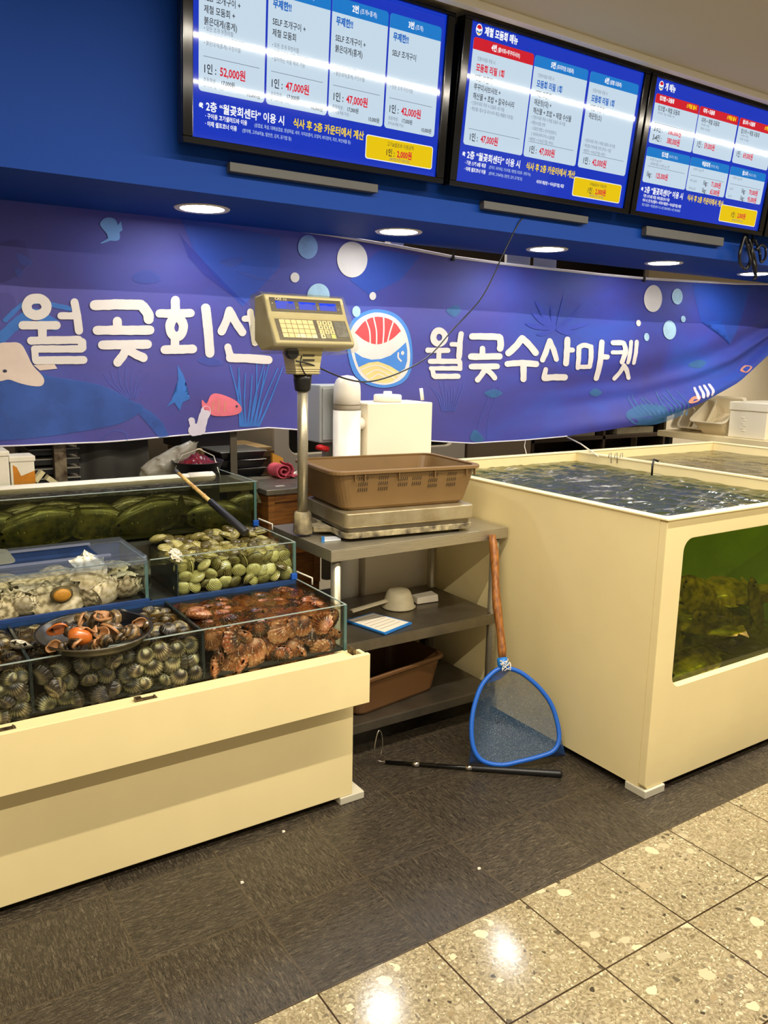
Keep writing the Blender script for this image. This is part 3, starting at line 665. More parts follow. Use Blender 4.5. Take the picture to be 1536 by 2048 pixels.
for pts in ([(725, 470), (790, 440), (850, 455), (880, 495), (800, 515), (735, 500)], [(1085, 925), (1130, 912), (1200, 930), (1220, 958), (1150, 965), (1090, 945)], [(80, 440), (110, 430), (125, 460), (100, 480)], [(90, 350), (150, 370), (180, 405), (120, 410)], [(1200, 390), (1330, 370), (1310, 410), (1260, 425)], [(1280, 440), (1400, 470), (1500, 500), (1400, 490)]):
    Art().blob(z4(pts), 0, 1).build('fish_print', SEA3, BAN)
def zb(pts): return [(560+x*.63542, 440+y*.63542) for x, y in pts]
for pts in ([(640, 545), (670, 532), (698, 545), (670, 560)], [(980, 545), (1000, 530), (1018, 545), (998, 556)], [(1290, 455), (1320, 440), (1340, 448), (1320, 465), (1300, 465)], [(520, 285), (550, 268), (565, 285), (545, 305)], [(600, 690), (615, 660), (645, 690), (625, 700)]):
    Art().blob(zb(pts), 0, 1).build('fish_print', TEAL, BAN)
a = Art()
for i in range(9): a.stroke(zb([(505+i*5, 600), (490+i*9, 555), (470+i*13+random.uniform(-4, 4), 500+random.uniform(0, 40))]), 3, 0, 1, .4, .5)
a.build('seaweed_print', SEA3, BAN)
a = Art()
for dx, dy in ((-80, -50), (-70, -85), (-100, -15), (70, -45), (85, -80), (105, -15), (20, -100), (-20, -70), (-60, 20), (60, 15)): a.blob(zb([(870, 345), (870+dx*.6-4, 345+dy*.6+8), (870+dx, 340+dy), (870+dx*.6+6, 345+dy*.6-8)]), 0, 1)
a.build('seaweed_print', prt('leaf_faint', (48, 66, 172), .1), BAN)
a = Art()
for i in range(12): a.stroke(zb([(1110+i*13, 610), (1100+i*14, 580), (1095+i*14+random.uniform(-8, 8), 535+random.uniform(-10, 40))]), 4, 0, 1, .5, .4)
a.blob(zb([(1070, 610), (1130, 580), (1220, 590), (1240, 610), (1160, 640), (1090, 640)]), 0, 0); a.build('seaweed_print', TEAL, BAN)
a = Art(); 
for x in (1290, 1305, 1318, 1332): a.stroke(zb([(x-4, 560-(x-1290)*.25), (x+2, 545-(x-1290)*.25), (x+4, 528-(x-1290)*.25)]), 4.5, 0, 2, .4)
a.build('coral_print', CORAL, BAN)
a = Art(); a.blob(zb([(1255, 570), (1275, 555), (1295, 552), (1285, 568), (1262, 575)]), 0, 2); a.build('coral_print', ORNG, BAN); a = Art(); a.blob(zb([(1432, 474), (1452, 457), (1462, 463), (1444, 479)]), 0, 2); a.build('coral_print', ORNG, BAN)
a = Art(); a.stroke(zb([(670, 520), (640, 600), (615, 690)]), 1.6, 0, 1, .2); a.stroke(zb([(690, 520), (660, 620), (655, 690)]), 1.6, 0, 1, .2); a.build('seaweed_print', SEA3, BAN)
a = Art(); a.blob([(-30, 500), (40, 480), (60, 520), (20, 560), (-30, 560)], 0, 0); a.blob([(-30, 600), (20, 585), (30, 620), (-30, 650)], 0, 0); VP = prt('violet_patch', (86, 80, 160), .2); VP.node_tree.nodes['Principled BSDF'].inputs['Alpha'].default_value = .35; a.build('shadow_fish_print', VP, BAN)
# what the banner hangs from
for (px, py), dx in (((904, 513), 8), ((1287, 556), 3)):
    m_ = MB(); p = bpt(px, py, .004); m_.tube([p+Vector((0, 0, -.022)), p+Vector((0, 0, .004))], .011, 8); m_.tube([p, P(px+dx, py-26, y=3.5)], .004, 6)
    m_.build('hanging_clip', BLACK, BAN)

# ------------------------------------------------------------------ big fish tank on the right
TXL, TYF, TYB, TZ, TXR, TXD = 2.19, 1.64, 3.165, .987, 4.60, 3.345
tank = thing('fish_tank', 'large cream fish tank with a rounded front window, right of the shelf', 'fish tank', (TXL, TYF, 0))
def frame_panel(mb, outer, inner, y0, y1):
    """flat panel with a hole; outer and inner are matching (x, z) loops"""
    n = len(outer)
    V = lambda p, y: mb.bm.verts.new((p[0], y, p[1]))
    of, jf, ob, jb = [[V(p, y) for p in L] for L, y in ((outer, y0), (inner, y0), (outer, y1), (inner, y1))]
    for i in range(n):
        j = (i+1) % n
        mb.bm.faces.new((of[i], of[j], jf[j], jf[i])); mb.bm.faces.new((ob[j], ob[i], jb[i], jb[j]))
        mb.bm.faces.new((jf[i], jf[j], jb[j], jb[i])); mb.bm.faces.new((of[j], of[i], ob[i], ob[j]))
def outer_match(inner, x0, z0, x1, z1):
    cx, cz = (min(p[0] for p in inner)+max(p[0] for p in inner))/2, (min(p[1] for p in inner)+max(p[1] for p in inner))/2
    ix, iz = max(p[0] for p in inner)-cx, max(p[1] for p in inner)-cz; out = []
    for x, z in inner:
        u, v = (x-cx)/ix, (z-cz)/iz; k = 1/max(abs(u), abs(v)); u *= k; v *= k
        out.append((cx+u*(x1-cx) if u > 0 else cx+u*(cx-x0), cz+v*(z1-cz) if v > 0 else cz+v*(cz-z0)))
    return out
w0 = P(1347, 1374, y=TYF); w1 = P(1374, 1080, y=TYF)
WX0, WX1, WZ0, WZ1 = (w0.x+w1.x)/2-.012, 3.22, w0.z-.002, w1.z+.004
win = rrect(WX0, WZ0, WX1, WZ1, .045, 6)
mb = MB(); frame_panel(mb, outer_match(win, TXL, .03, TXR, TZ-.0005), win, TYF, TYF+.03)
mb.build('front_panel', CREAM, tank, bevel=.0025)
MB().box((TXL, TYF+.03, .03), (TXL+.03, TYB, TZ-.0005)).build('side_panel', CREAM, tank)
MB().box((TXR-.03, TYF+.03, .03), (TXR, TYB, TZ-.0005)).build('side_panel', CREAM, tank)
MB().box((TXL+.03, TYB-.03, .03), (TXR-.03, TYB, TZ-.0005)).build('back_panel', CREAM, tank)
MB().box((TXL+.03, TYF+.03, .30), (TXR-.03, TYB-.03, .34)).build('tank_floor', M('tank_floor_murk', (120, 108, 62), .8, vary=.4, vscale=9), tank)
MB().box((TXD, TYF+.03, .34), (TXD+.03, TYB-.03, TZ-.002)).build('divider', CREAM, tank)
rim = MB(); e = .006
for a, b in (((TXL-e, TYF-e), (TXR+e, TYF+.034)), ((TXL-e, TYB-.034), (TXR+e, TYB+e)), ((TXL-e, TYF+.034), (TXL+.034, TYB-.034)), ((TXR-.034, TYF+.034), (TXR+e, TYB-.034))):
    rim.box((a[0], a[1], TZ-.001), (b[0], b[1], TZ+.006))
RIMM = M('pale_rim', (244, 228, 178), .4)
rim.build('rim', RIMM, tank, bevel=.002)
MB().box((TXD-.004, TYF+.034, TZ-.001), (TXD+.034, TYB-.034, TZ+.006)).build('divider_cap', RIMM, tank)
LINER = M('green_liner', (150, 186, 60), .7, vary=.3, vscale=4)
ln = MB(); ln.box((TXL+.03, TYF+.035, .34), (TXL+.034, TYB-.03, .93)); ln.box((TXL+.034, TYB-.034, .34), (TXD, TYB-.03, .93)); ln.box((TXD-.004, TYF+.035, .34), (TXD, TYB-.034, .93))
ln.build('liner', LINER, tank)
MB().box((WX0-.02, TYF+.031, WZ0-.02), (WX1+.02, TYF+.036, WZ1+.02)).build('window_pane', thin('murky_green_pane', (214, 220, 120), haze=.04, hazecol=(80, 96, 24), ior=1.3), tank)
WATERB = thin('big_tank_water', (206, 210, 160), rough=.12, wave=.5, wscale=6, ior=1.28, haze=.38, hazecol=(66, 62, 50), foam=True, wdist=.02, stretch=(1, 2.5, 1))
mb = MB(); mb.grid(lambda u, v: Vector((lerp(TXL+.031, TXD-.001, u), lerp(TYF+.037, TYB-.031, v), .942)) + Vector((0, 0, .006*mnoise.noise(Vector((u*16, v*11, 2)))+.004*mnoise.noise(Vector((u*34, v*24, 8))))), 90, 90)
mb.build('water', WATERB, tank)
mb = MB(); mb.grid(lambda u, v: Vector((lerp(TXD+.031, TXR-.031, u), lerp(TYF+.037, TYB-.031, v), .940)) + Vector((0, 0, .003*mnoise.noise(Vector((u*14, v*10, 5))))), 60, 60)
mb.build('water', thin('calm_tank_water', (150, 146, 112), wave=.6, wscale=10, ior=1.34, haze=.4, hazecol=(120, 110, 76)), tank)
FOOTM = M('foot_block', (196, 190, 168), .6)
for (x, y) in ((TXL-.004, TYF-.008), (TXR-.1, TYF-.008), (TXL-.004, TYB-.08), (TXR-.1, TYB-.08)):
    MB().box((x, y, .0005), (x+.105, y+.09, .0295)).build('foot', FOOTM, tank, bevel=.003)
# flatfish
FISHM = M('flounder_skin', (164, 138, 70), .35, vscale=26, col2=(74, 60, 26), coat=.3)
def fishmat(name, a, b):
    m = bpy.data.materials.new(name); n = NT(m); oi = n.new('ShaderNodeObjectInfo'); co = n.coord('Object'); f = n.noise(co, 24, 4, .65)
    c = n.mix(n.ramp(f, [(.38, (0, 0, 0, 1)), (.62, (1, 1, 1, 1))]), lin(a), lin(b)); c = n.mix(n.math('MULTIPLY', oi.outputs['Random'], .7), c, lin((22, 22, 14)))
    sp = n.ramp(n.noise(co, 90, 2, .5), [(.70, (0, 0, 0, 1)), (.74, (1, 1, 1, 1))]); c = n.mix(sp, c, lin((170, 166, 120)))
    n.link(c, n.b.inputs['Base Color']); n.b.inputs['Roughness'].default_value = .28; n.b.inputs['Coat Weight'].default_value = .3; return m
FISHD = M('dark_flounder_skin', (120, 114, 66), .3, vscale=22, col2=(46, 46, 26), coat=.4)
def flatfish(nm, mat):
    m_ = MB()
    def body(u, v, sgn):
        x = lerp(-.17, .17, u); w_ = .085*max(.0, math.sin(PI*min(1, max(0, (u*.93+.035)))))**.62
        if u > .86: w_ = lerp(w_, .030, sstep(.86, .9, u)); w_ = lerp(w_, .052, sstep(.90, 1, u))
        y = lerp(-w_, w_, v); d = abs(v-.5)*2
        z = sgn*(.018*math.sqrt(max(0, 1-min(1, d/.78)**2))*math.sin(PI*min(1, u*1.08))**.5 if u < .92 else 0) + sgn*.0012
        return Vector((x, y+.004*math.sin(40*x)*(d > .8), z+.006*math.sin(x*9)))
    for sg in (1, -1): m_.grid(lambda u, v: body(u, v, sg), 30, 14)
    for ey in (-.012, .014): m_.lathe((-.142, ey, .012), [(0, .008), (.004, .006), (.006, .002), (.006, -.003)], 8, 1)
    return m_.build(nm, [mat, GLOSSBLACK], shade=True)
f0 = flatfish('flatfish', FISHM); tag(f0, 'brown flatfish seen through the green window of the large tank', 'fish', 'flatfish in the large tank')
f0.location = (2.52, 1.735, .40); f0.rotation_euler = (.35, -.12, .1)
random.seed(3)
for i in range(14):
    c = copy_thing(f0, (random.uniform(2.42, 3.12), random.uniform(1.78, 2.10), .375+.032*(i % 7)+random.uniform(0, .01)), (random.uniform(-.2, .5), random.uniform(-.25, .25), random.uniform(0, 6.28)))
for x, z, r in ((2.39, .58, .9), (2.46, .47, 1.3), (2.70, .52, .3), (2.62, .62, .6), (2.95, .55, 1.0)):
    copy_thing(f0, (x, 1.76+random.uniform(0, .05), z), (PI/2-.15, r, random.uniform(-.2, .2)), .8)
m_ = MB(); p = P(1310, 938, z=TZ+.006)
m_.tube([p+Vector((-.02, 0, -.03)), p+Vector((-.02, 0, .02)), p+Vector((0, .01, .045)), p+Vector((.02, 0, .035))], .005, 6); tag(m_.build('cable_tie', BLACK, origin=p), 'small black wire twisted upright on the fish tank divider', 'wire')
for k, (a, b, yy) in enumerate((((1132, 874), (1196, 912), YB),)):
    m_ = MB(); m_.tube([bpt(*a), (P(*a, y=YB)+P(*b, z=TZ+.01))*.5+Vector((0, 0, .01)), P(*b, z=TZ+.01)], .0045, 6); tag(m_.build('rope', M('white_rope', (222, 212, 186), .8), origin=P(*b, z=TZ+.01)), 'white rope tying the banner bottom to the fish tank divider', 'rope')
m_ = MB(); m_.tube([bpt(1051, 880), P(1049, 893, y=3.4), P(1053, 909, y=3.165)], .0022, 5); tag(m_.build('string', M('white_rope', (222, 212, 186), .8), origin=P(1053, 909, y=3.165)), 'thin white string hanging from the banner to the tank back rim', 'string')
m_ = MB()
for px in (1220, 1232, 1243): 
    p = P(px, 915, z=TZ+.006); m_.tube([p+Vector((-.012, 0, 0)), p+Vector((-.006, 0, .022)), p+Vector((.006, 0, .024)), p+Vector((.012, 0, -.03))], .0022, 5)
tag(m_.build('wire_hook', M('wire_grey', (150, 140, 118), .4, .6), origin=P(1232, 915, z=TZ+.006)), 'thin bent wire hooked over the back of the fish tank divider', 'wire')

# ------------------------------------------------------------------ display counter on the left
CXR, CXL = 1.317, -.75
counter = thing('display_counter', 'long cream counter carrying the stepped glass shellfish tanks', 'counter', (CXR, 2.155, 0))
MB().box((CXL, 2.155, .028), (CXR, 3.24, .53)).build('cabinet', CREAM, counter, bevel=.002)
lip = MB(); lip.box((CXL, 2.083, .384), (CXR+.018, 2.101, .552)); lip.box((CXL, 2.101, .530), (CXR-.03, 2.155, .5465))
lip.box((CXR+.004, 2.101, .45), (CXR+.018, 2.152, .5465))
lip.build('front_lip', CREAM, counter, bevel=.002)
CORE = M('counter_core', (58, 54, 48), .6)
MB().box((CXL, 2.515, .5305), (1.295, 3.24, .672)).build('step', CORE, counter)
MB().box((CXL, 2.842, .672), (1.292, 3.24, .822)).build('step', CORE, counter)
for x0 in (CXR-.03, .1):
    MB().box((x0-.02, 2.150, .0005), (x0+.075, 2.25, .0275)).build('foot', FOOTM, counter, bevel=.003)
RUST = M('rusty_latch', (150, 130, 98), .4, .7, vscale=40, col2=(60, 40, 22))
for px, py in ((288, 1391), (6, 1458)):
    p = P(px, py, z=.553); m_ = MB(); m_.box((p.x-.03, 2.103, .5466), (p.x+.03, 2.125, .5505)); m_.box((p.x-.03, 2.103, .5505), (p.x-.012, 2.128, .5565), 0); m_.box((p.x+.022, 2.107, .5505), (p.x+.026, 2.119, .556)); m_.build('latch', RUST, counter)
m_ = MB(); m_.box((CXR-.028, 2.108, .540), (CXR-.022, 2.150, .566)); m_.build('latch', RUST, counter)

# ------------------------------------------------------------------ glass shellfish tanks
def glass_tank(label, x0, x1, y0, y1, z0, z1, zw, dividers=(), group=None, base=None, pane=None, wmat=None, left=True):
    t = thing('glass_tank', label, 'glass tank', (x0, y0, z0), group); g = .005; pane = pane or GLASS
    MB().box((x0, y0, z0), (x1, y0+g, z1)).build('front_pane', pane, t)
    ep = MB(); ep.box((x1-.009, y0-.001, z0), (x1+.001, y0+g+.003, z1)); ep.build('corner_seal', GLASSEDGE, t)
    MB().box((x1-g, y0+g, z0), (x1, y1, z1)).build('side_pane', GLASS, t)
    MB().box((x0, y1-g, z0), (x1-g, y1, z1)).build('back_pane', GLASS, t)
    if left: MB().box((x0, y0+g, z0), (x0+g, y1-g, z1)).build('side_pane', GLASS, t)
    for x in dividers: MB().box((x-.004, y0+g, z0), (x+.004, y1-g, z1-.004)).build('divider', M('smoky_divider', (40, 48, 50), .15), t)
    ed = MB(); ed.box((x0, y0-.0006, z1), (x1, y0+g, z1+.0022)); ed.box((x1-g, y0+g, z1), (x1+.0006, y1, z1+.0022)); ed.build('rim_edge', M('glass_rim', (150, 165, 158), .1, spec=.8), t)
    m_ = MB(); nx = max(8, int((x1-x0)*60)); ny = max(6, int((y1-y0)*60))
    m_.grid(lambda u, v: Vector((lerp(x0+g, x1-g, u), lerp(y0+g, y1-g, v), zw+.0018*mnoise.noise(Vector((u*nx*.6, v*ny*.6, zw*9))))), nx, ny)
    m_.build('water', wmat or WATER, t)
    MB().box((x0+g, y0+g, z0+.0005), (x1-g, y1-g, z0+.006)).build('tank_floor', base or M('dark_tank_floor', (30, 28, 22), .7), t)
    return t
glass_tank('front glass tank holding dark cockles and red scallops behind the cream lip', -.6, 1.29, 2.16, 2.505, .547, .702, .690, (.806, .335), wmat=thin('brown_tank_water', (206, 186, 150), wave=.5, wscale=22, ior=1.28, haze=.10, hazecol=(60, 44, 28)))
ct = glass_tank('middle glass tank heaped with yellow green clams', .768, 1.29, 2.52, 2.832, .690, .836, .815)
MB().box((.775, 2.822, .696), (1.283, 2.826, .812)).build('back_liner', CORE, ct)  # dark sheet added to darken the view behind the clams
MB().box((.856, 2.526, .696), (.860, 2.822, .806)).build('divider', M('smoky_divider', (40, 48, 50), .15), ct)  # dark sheet added to darken the empty gap left of the clams
DW = thin('dark_tank_water', (214, 212, 180), rough=.06, wave=1.0, wscale=48, ior=1.45, haze=.30, hazecol=(34, 32, 24), stretch=(1, 3, 1), wdist=.05)
glass_tank('rear glass tank of dark flatfish with a white pipe along its back', -.6, 1.287, 2.845, 3.215, .834, 1.010, .996, pane=thin('dim_glass', (226, 228, 196), ior=1.3), wmat=DW)
MB2 = MB(); MB2.box((-.6, 2.506, .66), (1.285, 2.519, .702)); tag(MB2.build('blue_board', BLUEMAT, origin=(.3, 2.51, .66)), 'long blue foam board behind the front shellfish tank', 'board')
for k, (x, y, z, lb) in enumerate(((1.268, 2.505, .703, 'blue corner block at the foot of the clam tank beside the scallops'), (1.272, 2.836, .837, 'blue corner block at the foot of the flatfish tank beside the clams'))):
    m_ = MB(); m_.box((x, y, z), (x+.022, y+.014, z+.022)); tag(m_.build('corner_block', BLUEP, origin=(x, y, z), bevel=.002), lb, 'block')
    m_ = MB(); m_.tube([(x+.024, y+.01, z+.026), (x+.055, y-.05, z+.012), (x+.055, y-.05, z-.012)], .0035, 6); tag(m_.build('wire_clip', M('white_wire', (226, 220, 200), .5), origin=(x+.03, y, z)), lb.replace('blue corner block', 'bent white clip'), 'clip')
# lidded plastic box with oysters and abalone
lb = glass_tank('clear plastic box of white oysters and abalone with an open lid', -.35, .757, 2.52, 2.825, .690, .838, .80, base=M('dark_tank_floor', (30, 28, 22), .7), pane=thin('blue_plastic_pane', (252, 250, 244), ior=1.3))
m_ = MB(); FRZ = thin('frosted_plastic', (238, 242, 246), rough=.15, haze=.12, hazecol=(150, 156, 176))
x0, x1, y0, y1, z = -.35, .757, 2.515, 2.828, .838
mm = MB(); 
for a, b in (((x0, y0), (x1, y0+.06)), ((x0, y1-.07), (x1, y1)), ((x1-.13, y0+.06), (x1, y1-.07))): mm.box((a[0], a[1], z+.012), (b[0], b[1], z+.016))
mm.box((x0, y0, z-.012), (x1, y0+.003, z+.012)); mm.box((x1-.003, y0+.003, z-.012), (x1, y1, z+.012))
mm.build('lid', FRZ, lb, bevel=.001)
mm = MB(); mm.box((x0, y0+.052, z+.016), (x1-.10, y0+.064, z+.022)); mm.box((x0, y1-.078, z+.016), (x1-.12, y1-.066, z+.022)); mm.build('lid_ridge', thin('frosted_ridge', (210, 216, 226), rough=.25, haze=.38, hazecol=(160, 168, 196)), lb)
MB().box((-.34, y1-.03, .70), (.745, y1-.012, .836)).build('back_liner', BLUEMAT, lb)
q = MB(); fl = rrect(-.30, 2.60, .385, 2.80, .03)
vt = [q.bm.verts.new((x, y, .862+.06*(x-.385)*-.0+.0)) for x, y in fl]; vb = [q.bm.verts.new((x, y, .858)) for x, y in fl]
q.bm.faces.new(vt); q.bm.faces.new(vb[::-1])
for i in range(len(fl)): j = (i+1) % len(fl); q.bm.faces.new((vt[i], vb[i], vb[j], vt[j]))
tag(q.build('plastic_sheet', thin('pale_lid_plastic', (206, 208, 196), rough=.15, haze=.35, hazecol=(196, 198, 184)), origin=(.0, 2.7, .858)), 'loose translucent sheet lying across the plastic oyster box', 'sheet')
MB2 = MB(); MB2.box((-.35, 2.505, .702), (.757, 2.5195, .712)); 
tag(MB2.build('blue_strip', BLUEMAT, origin=(.2, 2.51, .702)), 'narrow blue strip along the foot of the plastic oyster box', 'strip')

# ------------------------------------------------------------------ shellfish
def shellmat(name, stops, freq=38, rnd=.5, attr='grow', rough=.3, spots=None, rib=False, amp=.22):
    m = bpy.data.materials.new(name); n = NT(m); at = n.new('ShaderNodeAttribute'); at.attribute_name = attr
    oi = n.new('ShaderNodeObjectInfo'); co = n.coord('Object')
    f = n.math('ADD', n.math('MULTIPLY', n.math('SINE', n.math('MULTIPLY', at.outputs['Fac'], freq)), amp), n.math('ADD', n.math('MULTIPLY', n.noise(co, 40, 4, .6), .6), n.math('MULTIPLY', n.math('SUBTRACT', oi.outputs['Random'], .5), rnd)), .2)
    f = n.math('ADD', f, .12)
    if rib:
        fa = n.new('ShaderNodeAttribute'); fa.attribute_name = 'fan'; f = n.math('ADD', f, n.math('MULTIPLY', fa.outputs['Fac'], .09))
    c = n.ramp(f, [(i/(len(stops)-1)*.7+.12, lin(s_)) for i, s_ in enumerate(stops)])
    if spots:
        sp = n.ramp(n.noise(co, 120, 3, .7), [(.58, (0, 0, 0, 1)), (.66, (1, 1, 1, 1))]); c = n.mix(sp, c, lin(spots))
    n.link(c, n.b.inputs['Base Color']); n.b.inputs['Roughness'].default_value = rough; n.b.inputs['Coat Weight'].default_value = .25
    n.bump(n.noise(co, 160, 3), .2, .002); return m
CLAMM = shellmat('clam_shell', [(52, 42, 18), (108, 96, 44), (162, 152, 80), (194, 186, 122)], 52, .7, amp=.30)
COCKM = shellmat('cockle_shell', [(24, 20, 14), (58, 50, 34), (104, 94, 64), (172, 160, 118)], 12, .4, rib=True)
SCALM = shellmat('scallop_shell', [(44, 20, 10), (96, 48, 20), (134, 74, 32), (160, 106, 66)], 9, .7, spots=(206, 184, 150), rib=True)
OYSM = shellmat('oyster_shell', [(136, 128, 102), (202, 194, 166), (228, 222, 200), (244, 240, 226)], 20, .3, rough=.6)
def shell(nm, mat, R=.03, thick=.5, wide=1.12, ribs=0, ribh=0.0, ridges=0, frill=0.0, seed=0, hinge=.16):
    m_ = MB(); bm = m_.bm; lay = bm.verts.layers.float.new('grow'); fan = bm.verts.layers.float.new('fan'); nphi, ns = (ribs*4 if ribs else 40), 9
    rnd = random.Random(seed)
    umb = Vector((0, R*.92, 0)); ph = rnd.uniform(0, 6)
    def pt(phi, s, sg):
        e = Vector((R*wide*math.cos(phi), R*math.sin(phi), 0)); e *= 1+frill*math.sin(phi*7+ph)*.5+frill*math.sin(phi*13+ph*2)*.4
        p = umb.lerp(e, s); d = min(1, math.hypot(p.x/(R*wide), p.y/R))
        h = R*thick*math.sqrt(max(0, 1-d*d))*(1.0+.25*p.y/R)
        if ribs: h *= 1+ribh*math.cos(phi*ribs)*sstep(.1, .5, s)
        if ridges: h += R*.022*math.sin(s*ridges)*sstep(.05, .3, s)*(1-s**6)
        if ribs and s > .9: p = p*(1+.03*math.cos(phi*ribs))
        return Vector((p.x, p.y, sg*h))
    for sg in (1, -1):
        rows = []
        for i in range(ns+1):
            s = (i/ns)**.8; row = []
            for j in range(nphi):
                v = bm.verts.new(pt(2*PI*j/nphi+PI/2, max(s, .02), sg)); v[lay] = s; v[fan] = math.cos(ribs*(2*PI*j/nphi+PI/2))*sstep(.1, .4, s) if ribs else 0; row.append(v)
            rows.append(row)
        for a, b in zip(rows, rows[1:]):
            for j in range(nphi):
                f = bm.faces.new((a[j], a[(j+1) % nphi], b[(j+1) % nphi], b[j])); f.smooth = True
    return m_.build(nm, mat)
def place(protos, spots, label, cat, group, tilt=None):
    """protos: the first copies are the prototypes themselves"""
    used = []
    for i, (p, rot, sc) in enumerate(spots):
        if i < len(protos): o = protos[i]; o.location = p; o.rotation_euler = rot; o.scale = (sc,)*3
        else: o = copy_thing(protos[random.randrange(len(protos))], p, rot, sc)
        if cat in ('clam', 'cockle', 'scallop', 'oyster', 'fish'): tag(o, label, cat, group)
        used.append(o)
    return used
def heap(x0, x1, y0, y1, z0, z1, r, seed, face=.55, skip=None, topj=.006, top=True, zt=None, kx=1.5, kz=1.25, ky=1.5):
    """front layer against the glass, then the top layer"""
    rd = random.Random(seed); out = []; d = r*1.5
    nz = max(1, round((z1-z0)/(r*kz))); nx = max(1, round((x1-x0)/(r*kx)))
    for k in range(nz):
        for i in range(nx):
            x = x0+(i+.5+.5*(k % 2)*.9)*(x1-x0)/nx+rd.uniform(-.25, .25)*d; z = z0+(k+.5)*(z1-z0)/nz+rd.uniform(-.12, .12)*d
            x = min(max(x, x0+r*.8), x1-r*.8)
            out.append((Vector((x, y0+r*.62+rd.uniform(0, r*.5), z)), (PI/2+rd.uniform(-face, face), rd.uniform(-face, face), rd.uniform(-.6, .6)) if rd.random() < .6 else (rd.uniform(0, 6.28), rd.uniform(0, 6.28), rd.uniform(0, 6.28)), rd.uniform(.82, 1.12)))
    if top:
        ny = max(1, round((y1-y0-r*1.6)/(r*ky)))
        for k in range(ny):
            for i in range(nx):
                x = x0+(i+.5+.45*(k % 2))*(x1-x0)/nx+rd.uniform(-.3, .3)*d; y = y0+r*1.7+(k+.5)*(y1-y0-r*1.7)/ny+rd.uniform(-.2, .2)*d
                x = min(max(x, x0+r*.8), x1-r*.8)
                if skip and skip(x, y): continue
                zz = (zt(x, y) if zt else z1)+rd.uniform(-topj, topj)
                out.append((Vector((x, min(y, y1-r*.8), zz)), (rd.uniform(-.4, .4), rd.uniform(-.4, .4), rd.uniform(0, 6.28)), rd.uniform(.85, 1.12)))
    return out
rc = .0255
clams = [shell('clam', CLAMM, rc, .50, 1.2, ridges=46, seed=i) for i in range(3)]
zt = lambda x, y: .800 + .055*sstep(2.70, 2.79, y)*(.6+.4*mnoise.noise(Vector((x*9, y*9, 0)))) - .0*x
place(clams, heap(.862, 1.282, 2.527, 2.82, .700, .806, rc, 11, zt=zt), 'yellow green clam heaped in the middle glass tank', 'clam', 'clams in the middle tank')
rk = .029
dish_c = P(190, 1268, z=.716)
cock = [shell('cockle', COCKM, rk, .78, 1.1, ribs=20, ribh=.075, seed=10+i) for i in range(3)]
sk = lambda x, y: math.hypot(x-dish_c.x, (y-dish_c.y)) < .10
place(cock, heap(.345, .80, 2.160, 2.49, .545, .672, rk, 5, skip=sk, kx=1.6, kz=1.4), 'dark ribbed cockle in the front glass tank left of the scallops', 'cockle', 'cockles in the front tank')
sp_ = heap(-.06, .33, 2.160, 2.49, .545, .672, rk, 6)
for p, r_, s_ in sp_:
    tag(copy_thing(cock[0], p, r_, s_), 'dark cockle left of the smoky divider at the photo edge', 'cockle', 'cockles left of the divider')
rs = .040
scal = [shell('scallop', SCALM, rs, .42, 1.0, ribs=17, ribh=.09, seed=20+i, frill=.03) for i in range(3)]
place(scal, heap(.815, 1.282, 2.158, 2.50, .543, .668, rs, 8, kx=1.35, kz=1.2, ky=1.5), 'reddish brown ribbed scallop in the front glass tank', 'scallop', 'scallops in the front tank')
ro = .05
oys = [shell('oyster', OYSM, ro, .40, 1.15, ridges=22, frill=.22, seed=30+i) for i in range(3)]
place(oys, heap(.0, .745, 2.53, 2.78, .700, .762, ro, 21, topj=.008, kz=.9, kx=1.2), 'rough white oyster in the clear plastic box', 'oyster', 'oysters in the plastic box')
p = P(178, 1143, y=2.565); o = copy_thing(oys[1], p, (PI/2-.3, .5, .2), 1.15); tag(o, 'large white oyster standing highest in the clear plastic box', 'oyster', 'oysters in the plastic box')
ab = thing('abalone', 'oval abalone with an orange yellow foot against the plastic box front', 'abalone', P(124, 1190, y=2.545))
q = Vector(ab.location); AXY = Matrix.Rotation(PI/2, 3, 'X')
MB().lathe(q, [(0, .004), (.022, .004), (.028, 0), (.030, -.006), (.024, -.014), (0, -.018)], 28, axis=AXY, sx=1.15, sy=.92).build('shell', M('abalone_shell', (104, 92, 60), .6, vary=.4, vscale=60), ab)
MB().lathe(q, [(0, .013), (.012, .012), (.020, .009), (.0235, .005), (.0235, .003)], 28, axis=AXY, sx=1.12, sy=.88).build('foot_muscle', M('abalone_foot', (206, 150, 58), .45, vary=.2, vscale=70, sss=.1), ab)
# loose shells on top
o = copy_thing(oys[0], P(42, 1290, z=.70), (.2, .5, 1.2), .62); tag(o, 'flat pale oyster shell lying left of the metal dish', 'oyster')
o = copy_thing(cock[1], P(337, 1262, z=.705), (.5, .2, .6), .9); tag(o, 'pale cockle resting on the heap right of the metal dish', 'cockle')
oc = shell('scallop', SCALM, .040, .42, 1.0, ribs=17, ribh=.09, seed=44); oc.location = P(398, 1228, z=.702); oc.rotation_euler = (.25, .1, 2.0); tag(oc, 'open pale rimmed scallop on top of the heap near the blue board', 'scallop')
o = copy_thing(oys[2], P(352, 1110, z=.84), (.9, .3, .4), .5); tag(o, 'pale rough oyster shell resting on the clams by the plastic box', 'oyster')
